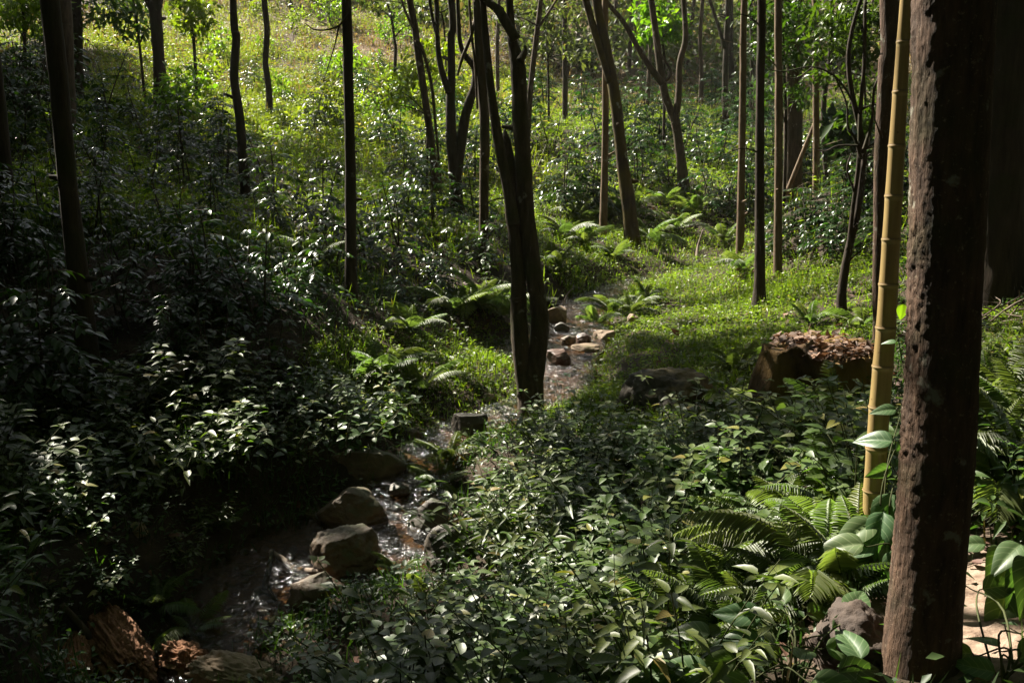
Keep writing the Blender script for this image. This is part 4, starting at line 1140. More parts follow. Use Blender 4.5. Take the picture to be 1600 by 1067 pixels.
ORD = ['first', 'second', 'third', 'fourth', 'fifth', 'sixth', 'seventh', 'eighth', 'ninth', 'tenth', 'eleventh', 'twelfth', 'thirteenth', 'fourteenth', 'fifteenth', 'sixteenth', 'seventeenth', 'eighteenth', 'nineteenth', 'twentieth'] + ['outermost but ' + str(k) for k in range(1, 80)]
def label_repeats(objs, kind_phrase):
    """labels that single a plant out by the landmark it is nearest to and its rank from it"""
    rows = []
    LW = np.array([hit(px, min(py, 1085))[:2] for _, px, py in LAND])
    for o in objs:
        p = np.array(o.location[:2])
        d = np.hypot(*(LW - p).T)
        k = int(d.argmin())
        # the landmark that lies most nearly on along the way from k past the plant
        v = LW - p
        ang = np.abs(np.angle(np.exp(1j * (np.arctan2(v[:, 1], v[:, 0]) - math.atan2(*(p - LW[k])[::-1])))))
        sc_ = ang + .3 * d
        sc_[k] = 99
        rows.append((k, int(sc_.argmin()), d[k], o))
    rows.sort(key=lambda r: r[2])
    cnt = {}
    for k, k2, dd, o in rows:
        c = cnt.get((k, k2), 0); cnt[(k, k2)] = c + 1
        o['label'] = f"{kind_phrase(o)}, {ORD[c]} from {LAND[k][0]} toward {LAND[k2][0]}"

def coffee_plant(seed, h=1.5):
    r = np.random.default_rng(seed)
    st, lf = Acc(), Acc()
    for s in range(r.integers(2, 4)):
        lean = r.normal(0, .16, 2); b = r.normal(0, .07, 2)
        hh = h * r.uniform(.75, 1.05)
        pts = np.array([[b[0] + lean[0] * t * hh + .03 * math.sin(t * 5 + s), b[1] + lean[1] * t * hh, t * hh - .06 * (t == 0)] for t in np.linspace(0, 1, 6)])
        tube(st, pts, np.linspace(.018, .006, 6), 6, cap=False)
        z = .22 * hh
        ang = r.uniform(0, 6.28)
        while z < hh:
            t = z / hh
            c = np.array([np.interp(t, np.linspace(0, 1, 6), pts[:, k]) for k in range(3)])
            for sgn in (0, math.pi):
                if r.random() < .27: continue
                a = ang + sgn + r.normal(0, .25)
                L = (.70 * (1 - t) ** .7 + .16) * r.uniform(.7, 1.15) * h / 1.5
                n = 7
                u = np.linspace(0, 1, n)
                dz = .18 * L * u - (.34 + .2 * (1 - t)) * L * u * u
                bp = c + np.column_stack([np.cos(a) * L * u, np.sin(a) * L * u, dz])
                tube(st, bp, np.linspace(.006, .002, n), 4, cap=False)
                m = max(3, int(L / .062))
                uu = np.linspace(.22, 1, m)
                q = np.column_stack([np.interp(uu, u, bp[:, k]) for k in range(3)])
                for sd_ in (-1, 1):
                    k = len(q)
                    aa = a + sd_ * (1.0 + r.normal(0, .2, k)) * (1 - .55 * (uu ** 6))
                    D = np.column_stack([np.cos(aa), np.sin(aa), -.25 + r.normal(0, .22, k)])
                    N = np.tile([0, 0, 1.0], (k, 1)) + r.normal(0, .28, (k, 3))
                    LL = r.uniform(.085, .15, k) * (1 - .3 * (uu > .93))
                    place(lf, TPL_COFFEE, q, D, N, LL, LL * r.uniform(.38, .46, k), r.random(k))
            z += r.uniform(.10, .15); ang += math.pi / 2 + r.normal(0, .2)
    return st.mesh('coffee_stems', M['twig']), lf.mesh('coffee_leaves', M['coffee'])

COF = [coffee_plant(100 + k, h) for k, h in enumerate([1.5, 1.3, 1.65, 1.1, 1.45, .9])]
cof_protos = []
def put(protos, idx, name, parts, loc, rotz, scale, cat, group):
    root = empty(name, loc, rotz, scale)
    for pn, me in zip(parts, protos[idx]):
        obj(pn, me, root)
    tag(root, None, cat, group)
    return root

ROWS = [(-60, 110, 640, 2, .75), (215, 470, 585, 3, .55), (-60, 130, 560, 2, .8), (170, 430, 500, 5, .6), (430, 500, 470, 2, .55), (600, 790, 470, 3, .45),
        (425, 780, 425, 6, .66), (-120, 430, 440, 6, .66), (-120, 545, 375, 8, .66), (560, 770, 350, 4, .65), (-140, 400, 305, 8, .72), (580, 790, 280, 3, .7),
        (-140, 380, 250, 8, .8), (450, 700, 238, 4, .65), (430, 540, 205, 3, .55), (540, 790, 225, 4, .8), (-150, 250, 195, 7, 1.1), (540, 720, 175, 4, .8), (250, 420, 150, 3, .6), (430, 560, 140, 3, .5), (440, 520, 185, 2, .4), (450, 640, 110, 3, .5),
        (870, 960, 330, 2, .8), (1090, 1210, 330, 4, .8), (990, 1060, 285, 3, .85), (880, 1210, 262, 6, .9), (800, 1210, 228, 8, .95), (800, 1250, 196, 9, 1.0), (830, 1200, 165, 7, 1.0),
        (1190, 1400, 395, 5, .5), (1190, 1400, 352, 6, .6), (1200, 1420, 300, 6, .75), (1200, 1400, 262, 5, .85), (-150, 120, 130, 5, 1.3),
        (-420, -110, 600, 3, .7), (-420, -130, 500, 3, .75), (-420, -140, 400, 3, .8), (-420, -150, 310, 3, .9)]
COFFEE = []
for px0, px1, py, n, s in ROWS:
    for k in range(n):
        px = px0 + (px1 - px0) * (k + .5 + rng.uniform(-.3, .3)) / n
        p = hit(px, py + rng.uniform(-9, 9))
        d, _ = stream_dist(p[:1], p[1:2])
        if d[0] < .35: continue
        qx, qy = project(*p)
        if abs(qx - 900) < 26 and 200 < qy < 330: continue          # the open grassy strip on the slope
        ii_ = int(rng.integers(0, len(COF)))
        o = put(COF, ii_, 'coffee_shrub', ('stems', 'foliage'), p - [0, 0, .03], rng.uniform(0, 6.28), s * rng.uniform(.85, 1.15), 'shrub', 'coffee shrubs on the slope')
        COFFEE.append(o)
label_repeats(COFFEE, lambda o: ('tall' if o.scale[0] > 1.08 else 'small' if o.scale[0] < .75 else 'bushy') + ' glossy coffee shrub')

# leafy herbs
def herb_plant(seed, h=.5, n=9, leaf=.085, sp=.20, wr=.65):
    r = np.random.default_rng(seed)
    st, lf = Acc(), Acc()
    for s in range(n):
        b = r.normal(0, sp * .5, 2); lean = b * 1.3 + r.normal(0, .10, 2)
        hh = h * r.uniform(.6, 1.1)
        u = np.linspace(0, 1, 5)
        pts = np.column_stack([b[0] + lean[0] * u ** 1.5, b[1] + lean[1] * u ** 1.5, hh * u - .03 * (u == 0)])
        tube(st, pts, np.linspace(.004, .0018, 5), 4, cap=False)
        z, a = .15 * hh, r.uniform(0, 6.28)
        while z <= hh:
            t = z / hh
            c = np.array([np.interp(t, u, pts[:, k]) for k in range(3)])
            L = leaf * (.55 + .75 * math.sin(math.pi * min(1, .12 + .80 * t))) * r.uniform(.75, 1.2)
            m = 2 if t < .85 else 4
            for q in range(m):
                aa = a + q * 2 * math.pi / m + r.normal(0, .2)
                el = .25 - .65 * (1 - t) + r.normal(0, .22) 
                D = np.array([[math.cos(aa), math.sin(aa), el]])
                P = c + np.array([math.cos(aa), math.sin(aa), .3]) * L * .25
                place(lf, TPL_OVATE, [P], D, np.array([[0, 0, 1.0]]) + r.normal(0, .22, (1, 3)), L, L * wr * r.uniform(.88, 1.12), r.random(1))
            z += r.uniform(.045, .075); a += math.pi / 2 + r.normal(0, .15)
    return st.mesh('herb_stems', M['stem']), lf.mesh('herb_leaves', M['herb'])
HERB = [herb_plant(300 + k, *a) for k, a in enumerate([(.42, 16, .058), (.36, 15, .048), (.48, 16, .062), (.30, 14, .042), (.42, 18, .05, .24), (.46, 14, .072, .22), (.44, 13, .085, .2, .36), (.26, 14, .034, .26, .85)])]

def inside(px, py, poly):
    c = False
    for i in range(len(poly)):
        x0, y0 = poly[i]; x1, y1 = poly[i - 1]
        if (y0 > py) != (y1 > py) and px < (x1 - x0) * (py - y0) / (y1 - y0) + x0: c = not c
    return c
Z_RIGHT = [(815, 725), (875, 690), (930, 672), (960, 720), (1130, 720), (1230, 700), (1370, 705), (1385, 900), (1290, 960), (1240, 1130), (470, 1130), (590, 1085), (710, 1010), (800, 930), (830, 800)]
Z_LEFT = [(-80, 650), (200, 640), (330, 600), (440, 620), (560, 640), (640, 668), (545, 690), (460, 720), (390, 780), (310, 860), (250, 910), (60, 960), (-80, 1130)]
Z_FARRIGHT = [(1530, 560), (1680, 560), (1680, 860), (1530, 860)]
def poisson(poly, n, dmin, tries=60, margin=.12):
    xs = [p[0] for p in poly]; ys = [p[1] for p in poly]
    W = np.array([hit(x, y)[:2] for x, y in poly]); lo, hi = W.min(0), W.max(0)
    out = []
    for _ in range(n * tries):
        if len(out) >= n: break
        q = lo + rng.random(2) * (hi - lo)
        z = float(H(q[0], q[1]))
        px, py = project(q[0], q[1], z)
        if not inside(px, py, poly): continue
        if any((q[0] - o[0]) ** 2 + (q[1] - o[1]) ** 2 < dmin * dmin for o in out): continue
        d, _ = stream_dist(q[:1], q[1:])
        if d[0] < margin: continue
        out.append((q[0], q[1], z))
    return out
HERBS = []
for zone, n, dm, s0, s1 in ((Z_RIGHT, 165, .20, .62, 1.1), (Z_LEFT, 90, .26, .6, 1.1), (Z_FARRIGHT, 12, .3, .5, .8)):
    for x, y, z in poisson(zone, n, dm):
        px, py = project(x, y, z)
        s = rng.uniform(s0, s1)
        if zone is Z_RIGHT and py < 700: s *= .7
        if 940 < px < 1180 and py < 720: continue
        if ((px - 1265) / 115) ** 2 + ((py - 890) / 150) ** 2 < 1: continue
        if ((px - 1210) / 180) ** 2 + ((py - 1060) / 130) ** 2 < 1: continue
        d, _ = stream_dist(np.array([x]), np.array([y]))
        if d[0] < .45: s *= .55 + d[0]
        o = put(HERB, int(rng.integers(0, len(HERB))), 'leafy_herb', ('stems', 'foliage'), (x, y, z - .01), rng.uniform(0, 6.28), (s * rng.uniform(.85, 1.2), s * rng.uniform(.85, 1.2), s), 'herb', 'leafy herbs on the stream banks')
        HERBS.append(o)
# the bright leafy bush over the dark boulder
for px, py, s in [(800, 885, 1.05), (825, 880, 1.2), (800, 862, 1.0), (850, 865, 1.15), (822, 845, 1.05), (868, 845, 1.0)]:
    p = hit(px, py)
    HERBS.append(put(HERB, int(rng.integers(0, len(HERB))), 'leafy_herb', ('stems', 'foliage'), p, rng.uniform(0, 6.28), s, 'herb', 'leafy herbs on the stream banks'))
label_repeats(HERBS, lambda o: ('tall' if o.scale[0] > .95 else 'low' if o.scale[0] < .65 else 'middling') + ' leafy herb')

# small bushes of the meadow
def meadow_bush(seed):
    r = np.random.default_rng(seed); a, st = Acc(), Acc()
    for k in range(7):
        c = r.normal(0, .22, 3) * [1, 1, 0]; c[2] = r.uniform(.25, .75)
        tube(st, [(0, 0, -.03), c * [.5, .5, .6], c], [.012, .008, .004], 5, cap=False)
        spray = c + r.normal(0, 1, (34, 3)) * [.16, .16, .12]
        D = r.normal(0, 1, (34, 3)); D[:, 2] += .2; L = r.uniform(.08, .16, 34)
        place(a, TPL_OVATE, spray, D, np.tile([0, 0, 1.0], (34, 1)) + r.normal(0, .4, (34, 3)), L, L * .5, r.random(34))
    return st.mesh('bush_stems', M['twig']), a.mesh('bush_leaves', M['spray'])
MBUSH = [meadow_bush(700 + k) for k in range(3)]
BUSHES = []
for k in range(34):
    px, py = rng.uniform(270, 720), rng.uniform(12, 215)
    p = hit(px, py)
    BUSHES.append(put(MBUSH, k % 3, 'meadow_bush', ('stems', 'foliage'), p, rng.uniform(0, 6.28), rng.uniform(.5, 1.25) * (1.3 if py < 90 else 1), 'bush', 'small bushes in the meadow'))
label_repeats(BUSHES, lambda o: ('larger' if o.scale[0] > 1 else 'small') + ' yellow-green meadow bush')

# ferns
def frond_mesh(seed, L=.6, pairs=22, pin=.13, arch=.5):
    r = np.random.default_rng(seed)
    a = Acc()
    u = np.linspace(0, 1, 12)
    el0 = math.radians(62)
    el = el0 - arch * 2.1 * u
    seg = L / 11
    y = np.concatenate([[0], np.cumsum(np.cos(el[:-1]) * seg)]); z = np.concatenate([[0], np.cumsum(np.sin(el[:-1]) * seg)])
    pts = np.column_stack([.04 * L * np.sin(u * 2 + seed), y, z])
    tube(a, pts, np.linspace(.0035, .001, 12), 4, cap=False)
    t = np.linspace(.16, .985, pairs)
    P = np.column_stack([np.interp(t, u, pts[:, k]) for k in range(3)])
    e = np.interp(t, u, el)
    fw = np.column_stack([np.zeros(pairs), np.cos(e), np.sin(e)])
    up = np.column_stack([np.zeros(pairs), -np.sin(e), np.cos(e)])
    prof = np.sin(np.pi * np.clip(.10 + .86 * t, 0, 1)) ** .75
    for s in (-1, 1):
        D = np.tile([s * 1.0, 0, 0], (pairs, 1)) + fw * (.42 + .5 * t[:, None] ** 3) - up * .18 + r.normal(0, .06, (pairs, 3))
        LL = pin * prof * L / .6 * r.uniform(.88, 1.08, pairs) + .006
        place(a, TPL_PINNA, P, D, up + r.normal(0, .12, (pairs, 3)), LL, LL * .13 + .003, np.clip(.5 + r.normal(0, .2, pairs), 0, 1))
    return a.mesh('fern_frond', M['fern'])
FROND = [frond_mesh(k, L, n, p, ar) for k, (L, n, p, ar) in enumerate([(.60, 30, .12, .45), (.65, 32, .11, .62), (.52, 26, .125, .35), (.70, 33, .12, .75)])]
FERNS = []
def fern(px, py, s, n=9):
    p = hit(px, py) if not isinstance(py, np.ndarray) else py
    root = empty('fern', p, rng.uniform(0, 6.28), s)
    for k in range(n):
        o = obj('frond', FROND[int(rng.integers(0, 4))], root)
        o.rotation_euler = (rng.normal(0, .18) - .05, rng.normal(0, .12), k * 2 * math.pi / n + rng.normal(0, .25))
        o.scale = (rng.uniform(.75, 1.1),) * 3
    tag(root, None, 'fern', 'ferns on the valley floor')
    FERNS.append(root)
for a in [(302, 992, .5, 6), (245, 955, .55, 7), (765, 492, 1.1, 11), (735, 485, 1.0, 10), (705, 490, .9, 9), (785, 500, .7, 8), (1290, 915, .8, 10), (1235, 890, .75, 9), (1335, 885, .65, 9), (1195, 930, .65, 9), (1310, 810, .7, 9), (1255, 950, .7, 9), (1325, 935, .6, 8), (1270, 850, .72, 9), (1215, 835, .6, 8), (1180, 980, .6, 8),
          (1340, 770, .7, 8), (1130, 1000, .72, 10), (1060, 1045, .7, 10), (960, 1055, .65, 9), (1090, 980, .6, 9), (1180, 850, .65, 8), (1160, 960, .65, 9), (1240, 690, .8, 9), (1295, 678, .7, 8), (1335, 700, .7, 8), (1205, 672, .6, 8), (1200, 650, .5, 8), (1270, 650, .5, 8),
          (1560, 790, .9, 10), (1600, 760, .9, 10), (1550, 720, .7, 9), (1610, 690, .8, 8), (1540, 650, .7, 8), (1590, 640, .7, 8), (930, 335, .9, 9), (900, 305, 1.0, 9), (960, 405, .7, 9), (985, 335, 1.0, 9), (1015, 375, .9, 10), (1090, 335, 1.0, 9), (1055, 360, .9, 9),
          (880, 372, .9, 9), (915, 385, .8, 9), (870, 420, .8, 8), (930, 510, .65, 9), (955, 490, .7, 9), (985, 492, .7, 9), (1010, 470, .6, 8), (640, 520, .8, 8), (600, 592, .8, 8), (660, 610, .7, 8), (555, 600, .7, 7), (700, 725, .6, 8), (685, 760, .55, 8),
          (1150, 585, .6, 8), (1120, 640, .6, 8), (1205, 575, .6, 7), (1345, 515, .6, 7), (1265, 510, .6, 7), (540, 800, .35, 6), (625, 900, .4, 7), (660, 950, .5, 7), (1090, 620, .5, 7), (480, 420, .9, 7), (1040, 320, .9, 9), (1130, 380, .8, 8), (900, 345, .9, 9), (1160, 425, .7, 8), (350, 830, .4, 6)]:
    fern(*a)
label_repeats(FERNS, lambda o: ('large' if o.scale[0] > .88 else 'small' if o.scale[0] < .62 else 'middling') + ' feathery fern')

# broad-leaved plants close to the camera
def leaf_mesh_single(name, L, W, tone, roll=0.0):
    a = Acc()
    place(a, TPL_BIG, [(0, 0, 0)], np.array([[0, 1, 0]]), np.array([[roll, 0, 1.0]]), L, W, [tone])
    return a.mesh(name, M['bigleaf'])
BLEAF = [leaf_mesh_single('broad_leaf', .125, .075, .3), leaf_mesh_single('broad_leaf', .15, .085, .6, .15), leaf_mesh_single('broad_leaf', .10, .06, .8, -.2)]
def broad_plant(label, foot, leaves, cat='plant', name='broadleaf_plant', Y0=None, stem=.004):
    """leaves: (px, py, distance, size, heading, tilt)"""
    base = hit(*foot) if Y0 is None else np.array([*at_y(*foot, Y0)[:2], float(H(*at_y(*foot, Y0)[:2]))])
    root = empty(name, base); tag(root, label, cat)
    a = Acc()
    for k, (px, py, Y, s, hd, tl) in enumerate(leaves):
        q = at_y(px, py, Y) - base
        o = obj('leaf', BLEAF[k % 3], root)
        o.location = q; o.scale = (s * 1.02,) * 3
        hh = math.radians(hd); dv = Vector((-math.sin(hh) * math.cos(math.radians(tl)), math.cos(hh) * math.cos(math.radians(tl)), math.sin(math.radians(tl)))).normalized()
        nv = Vector((rng.normal(0, .25), -.62 + rng.normal(0, .2), .8)); sv = dv.cross(nv).normalized(); nv = sv.cross(dv)
        o.rotation_euler = Matrix((sv, dv, nv)).transposed().to_euler()
        d = np.array([-math.sin(math.radians(hd)), math.cos(math.radians(hd)), 0])
        mid = q * .55 + np.array([0, 0, .05]) - d * .05
        tube(a, [rng.normal(0, .015, 3) * [1, 1, 0] - [0, 0, .03], mid, q - d * .012 - [0, 0, .008], q], [stem, stem * .8, stem * .5, stem * .4], 6, cap=False, sub=5)
    obj('stems', a.mesh('stems', M['stem']), root)
    return root
broad_plant('tall broad-leaved seedling with pale veined leaves at the bottom edge', (1235, 1090), [
    (1190, 965, 2.75, 1.15, 80, 5), (1190, 1000, 2.7, 1.0, 75, -5), (1225, 945, 2.8, 1.2, 10, 25), (1262, 960, 2.85, .9, -60, 0), (1300, 985, 2.65, 1.1, -75, 0), (1290, 1010, 2.6, 1.2, -95, -10), (1330, 960, 2.7, 1.15, -35, 20),
    (1110, 990, 2.7, .9, 70, 0), (1150, 1030, 2.6, 1.2, 85, -15), (1105, 1055, 2.6, 1.25, 60, 0), (1200, 1040, 2.55, 1.2, 20, -10), (1250, 1030, 2.5, 1.2, -30, 0), (1310, 1050, 2.45, 1.1, -80, 0), (1060, 1050, 2.65, 1.0, 90, 0), (1170, 1060, 2.5, 1.3, 120, -10), (1270, 1062, 2.4, 1.2, -110, -10), (1345, 1030, 2.5, 1.0, 10, 20)])
broad_plant('bright broad-leaved seedling beside the sandy mound', (1570, 1060), [
    (1510, 915, 2.75, .9, 75, 0), (1535, 920, 2.72, .9, -80, 5), (1520, 1020, 2.5, .95, 80, -5), (1560, 1010, 2.45, .9, 30, 0), (1590, 1030, 2.4, 1.1, -60, 0), (1555, 1050, 2.4, 1.1, 60, 0), (1600, 985, 2.5, 1.0, -90, 0)])
broad_plant('dark broad-leaved sapling with drooping leaves at the edge', (1600, 960), [
    (1565, 855, 2.85, 1.3, 150, -30), (1585, 880, 2.8, 1.5, 170, -50), (1595, 850, 2.8, 1.4, 120, -20), (1600, 915, 2.75, 1.5, 190, -50), (1575, 920, 2.75, 1.2, 140, -40), (1540, 850, 2.9, 1.0, 75, -5), (1605, 870, 2.7, 1.5, 160, -30)], Y0=2.8)
broad_plant('green vine with broad leaves climbing the bamboo foot', (1385, 900), [
    (1395, 690, 3.35, 1.1, 60, 0), (1400, 705, 3.3, 1.0, -70, 0), (1392, 730, 3.3, .9, 100, -20), (1405, 735, 3.3, .9, -40, 10), (1390, 770, 3.25, 1.5, 165, -55), (1402, 790, 3.3, 1.1, 120, -20), (1380, 800, 3.2, 1.3, 150, -45), (1365, 815, 3.2, 1.2, 110, -20),
    (1385, 840, 3.15, 1.4, 175, -60), (1370, 850, 3.15, 1.2, 90, -10), (1350, 850, 3.1, 1.2, 80, -10), (1395, 860, 3.1, 1.4, 180, -50), (1400, 640, 3.38, .7, 90, 0), (1408, 655, 3.38, .6, -60, 0), (1400, 535, 3.42, .5, 60, 0)], 'vine', 'climbing_vine')
def tendril():
    p = at_y(1404, 472, 3.42)
    o = obj('young_leaf', leaf_mesh_single('young_leaf', .062, .042, .9)); o.location = p + [0, -.04, 0]
    o.rotation_euler = (math.radians(-95), 0, math.radians(170))
    o.data.materials[0] = M['spray']
    tag(o, 'single yellow-green heart-shaped leaf stuck on the bamboo', 'leaf')
tendril()

# ------------------------------------------------------------------ leafy young trees and sprays above the slope
def spray_acc(ac, c, rad, n, L, r):
    P = c + r.normal(0, 1, (n, 3)) * rad
    D = r.normal(0, 1, (n, 3)); D[:, 2] -= .35
    N = np.tile([0, 0, 1.0], (n, 1)) + r.normal(0, .4, (n, 3))
    LL = r.uniform(.7, 1.2, n) * L
    place(ac, TPL_KITE, P, D, N, LL, LL * .45, r.random(n))

def sapling(name, label, pts, wid, Y, blobs, mat, L=.12, seed=0, cat='sapling'):
    """blobs: (px, py, radius px, leaves)"""
    r = np.random.default_rng(seed)
    P = np.array([at_y(px, py, Y) for px, py in pts]); gz = float(H(P[0][0], P[0][1]))
    P[0][2] = min(P[0][2], gz)
    base = P[0].copy(); root = empty(name, base); tag(root, label, cat)
    a = Acc(); tube(a, P - base, np.array(wid) * Y / F / 2, 8, seed, .1, sub=5)
    ac = Acc()
    for px, py, rp, n in blobs:
        c = at_y(px, py, Y + r.normal(0, .25)) - base
        k = np.argmin(np.abs((P - base)[:, 2] - (c[2] - .15)))
        tube(a, [(P - base)[k], ((P - base)[k] + c) / 2 + [0, 0, .05], c], np.array([2.5, 1.8, 1]) * Y / F / 2, 5, cap=False, sub=3)
        spray_acc(ac, c, np.array([rp, rp, rp * .55]) * Y / F, n, L, r)
    obj('trunk', a.mesh('trunk', M['bark_dark']), root)
    obj('crown', ac.mesh('crown', mat), root)
    return root
sapling('young_tree', 'small leafy young tree standing in the meadow near the Y-forked trunk', [(305, 112), (303, 70), (297, 30), (297, 5)], [6, 5, 4, 3], 24, [(290, 10, 12, 110), (310, 15, 12, 110), (285, 35, 10, 80), (308, 50, 10, 80), (300, 0, 14, 140), (318, 35, 8, 50)], M['spray'], .19, 1)
sapling('young_tree', 'feathery yellow-green young tree glowing between the leaning and forked trunks', [(665, 260), (668, 180), (655, 120)], [4, 3, 2], 15.5, [(660, 95, 14, 120), (640, 118, 14, 130), (675, 65, 12, 90), (620, 140, 14, 110), (690, 80, 12, 80), (610, 165, 12, 80), (680, 110, 10, 70)], M['spray'], .11, 2)
sapling('young_tree', 'bare-limbed young tree forking in the dry meadow', [(612, 113), (618, 85), (616, 60), (612, 30), (605, 5)], [7, 5, 4, 4, 3], 27, [(600, 5, 14, 60), (625, 8, 14, 60), (590, 15, 10, 40), (638, 40, 5, 10)], M['farleaf'], .2, 3)
sapling('young_tree', 'bright-leaved young tree over the wide fork', [(1040, 150), (1038, 100), (1034, 60), (1030, 20)], [5, 4, 3, 2], 20, [(1030, 45, 16, 160), (1015, 20, 14, 130), (1045, 30, 14, 130), (1030, 5, 16, 140), (1005, 60, 9, 60), (1055, 55, 9, 60)], M['spray'], .17, 4)
sapling('young_tree', 'dense small-leaved tree beside the pale ringed trunk top', [(1225, 330), (1228, 200), (1225, 100), (1222, 0)], [6, 5, 4, 3], 13.2, [(1205, 40, 20, 180), (1240, 60, 22, 200), (1215, 90, 20, 160), (1250, 20, 20, 180), (1225, 10, 22, 200), (1195, 75, 14, 100), (1260, 95, 16, 110), (1210, 140, 18, 130), (1245, 150, 18, 130), (1265, 45, 18, 130), (1185, 20, 18, 120)], M['canopy'], .10, 5)
sapling('young_tree', 'dark small-leaved tree hanging above the crooked tree', [(1352, 400), (1356, 250), (1350, 120), (1345, 0)], [5, 5, 4, 3], 11.5, [(1330, 40, 22, 200), (1360, 80, 20, 180), (1345, 130, 20, 150), (1370, 30, 20, 180), (1310, 70, 20, 160), (1365, 170, 18, 120), (1320, 10, 22, 200), (1340, 190, 14, 80), (1290, 40, 18, 120), (1290, 120, 14, 80)], M['canopy'], .10, 6)
sapling('young_tree', 'palm-like dark drooping sapling between slim trunk and crooked tree', [(1322, 400), (1323, 280), (1322, 180)], [5, 5, 4], 15, [(1312, 190, 12, 70), (1335, 195, 12, 70), (1318, 225, 12, 70), (1340, 230, 10, 60)], M['coffee'], .28, 7)
sapling('young_tree', 'pale-leaved young tree among the dim trunks of the top edge', [(225, 130), (218, 70), (212, 20), (205, -10)], [5, 4, 4, 3], 22, [(215, 10, 14, 80), (190, 25, 14, 90), (230, 45, 10, 60), (205, 50, 12, 70), (170, 5, 16, 100), (150, 30, 14, 80)], M['canopy'], .18, 8)
sapling('young_tree', 'sunlit leafy tree at the dim upper corner', [(40, 140), (38, 60), (35, 0)], [6, 5, 4], 21, [(30, 15, 22, 160), (50, 30, 18, 130), (15, 35, 18, 120), (45, 0, 22, 150), (60, 10, 16, 100)], M['spray'], .17, 9)
sapling('young_tree', 'sparse-leaved young tree behind the slender greyish stem', [(858, 160), (856, 90), (852, 20)], [4, 3, 2], 23, [(860, 30, 16, 70), (840, 20, 16, 70), (875, 55, 14, 60), (850, 75, 12, 50), (890, 15, 14, 70), (815, 15, 16, 90), (790, 30, 14, 70), (900, 90, 12, 50)], M['farleaf'], .17, 10)
sapling('young_tree', 'twiggy young tree with pale leaves above the many-stemmed trunk', [(700, 110), (695, 60), (690, 20)], [3, 3, 2], 20, [(690, 10, 16, 80), (665, 15, 14, 70), (715, 15, 14, 70), (645, 20, 12, 50), (730, 5, 14, 70), (580, 0, 12, 40)], M['farleaf'], .15, 11)

# far wooded slope that closes the view
def far_woods():
    ac, a = Acc(), Acc()
    r = np.random.default_rng(55)
    n = 620
    x = r.uniform(-34, 34, n); y = r.uniform(34, 66, n)
    ok = ~((np.abs(x - (-6 - (y - 30) * .15)) < 7 + (y - 34) * .02) & (y < 41))
    x, y = x[ok], y[ok]
    z = H(x, y)
    for k in range(len(x)):
        s = r.uniform(.5, 1.6) * (1 if y[k] < 46 else 1.7)
        m = int(150 * min(s, 1.4))
        P = np.array([x[k], y[k], z[k] + s * .7]) + norm(r.normal(0, 1, (m, 3))) * (r.random((m, 1)) ** .4) * np.array([s, s, s * 1.0])
        D = r.normal(0, 1, (m, 3)); D[:, 2] -= .2
        L = r.uniform(.16, .34, m)
        place(ac, TPL_KITE, P, D, np.tile([0, 0, 1.0], (m, 1)) + r.normal(0, .6, (m, 3)), L, L * .6, np.clip(r.normal(.5 + r.normal(0, .2), .2, m), 0, 1))
        if r.random() < .35:
            tube(a, [(x[k], y[k], z[k] - .2), (x[k] + r.normal(0, .2), y[k], z[k] + s * 2), (x[k] + r.normal(0, .5), y[k], z[k] + s * 4)], [.08, .06, .03], 6, cap=False)
    tag(obj('far_woodland', ac.mesh('far_woodland', M['farleaf'])), 'mass of scrub and trees on the far slope', 'woodland', kind='stuff')
    tag(obj('far_woodland_stems', a.mesh('far_woodland_stems', M['bark_mid'])), 'thin trunks within the far slope scrub', 'woodland', kind='stuff')
far_woods()

def added_side_woods():
    """unseen wood added beside and behind the camera to block sky and bounce light"""
    r = np.random.default_rng(77)
    n = 2600
    az = r.uniform(-math.pi, math.pi, n); rad = r.uniform(7.5, 27, n)
    ok = np.abs(az) > math.radians(40)
    az, rad = az[ok], rad[ok]
    x, y = rad * np.sin(az), rad * np.cos(az)
    z = H(x, y) + r.uniform(.2, 1, len(x)) ** 1.3 * 10
    m = 34
    P = np.repeat(np.column_stack([x, y, z]), m, 0); P = P + r.normal(0, 1, P.shape) * [.8, .8, .6]
    P[:, 2] = np.maximum(P[:, 2], H(P[:, 0], P[:, 1]) + .1)
    G = sun_landing(P)
    keep = (r.random(len(P)) > open_sky(G) * 1.3)
    px, py = project(*P.T)
    keep &= ~((P[:, 1] > 0) & (px > -120) & (px < 1720))
    for p, rr, amt in LIT:
        v = P - p; t = v @ SUN
        keep &= ~((t > 0) & (np.linalg.norm(v - t[:, None] * SUN[None], axis=1) < rr + .2))
    P = P[keep]; n = len(P); print('side woods', n)
    D = r.normal(0, 1, (n, 3)); D[:, 2] -= .3
    L = r.uniform(.3, .5, n); ac = Acc()
    place(ac, TPL_KITE, P, D, np.tile([0, 0, 1.0], (n, 1)) + r.normal(0, .6, (n, 3)), L, L * .65, r.random(n))
    tag(obj('unseen_side_woodland', ac.mesh('unseen_side_woodland', M['canopy'])), 'dense unseen woodland added round the valley sides to block light', 'woodland', kind='stuff')  # unseen leaf mass that keeps sky and bounced light out
added_side_woods()

# ------------------------------------------------------------------ ground cover (stuff)
def scatter_points(n, x0, x1, y0, y1, dens):
    x = rng.uniform(x0, x1, n); y = rng.uniform(y0, y1, n) 
    z = H(x, y); px, py = project(x, y, z)
    d, _ = stream_dist(x, y)
    k = (d > .03) & (px > -420) & (px < 1850) & (py < 1250) & (rng.random(n) < dens(x, y, px, py))
    return np.column_stack([x, y, z])[k], px[k], py[k]

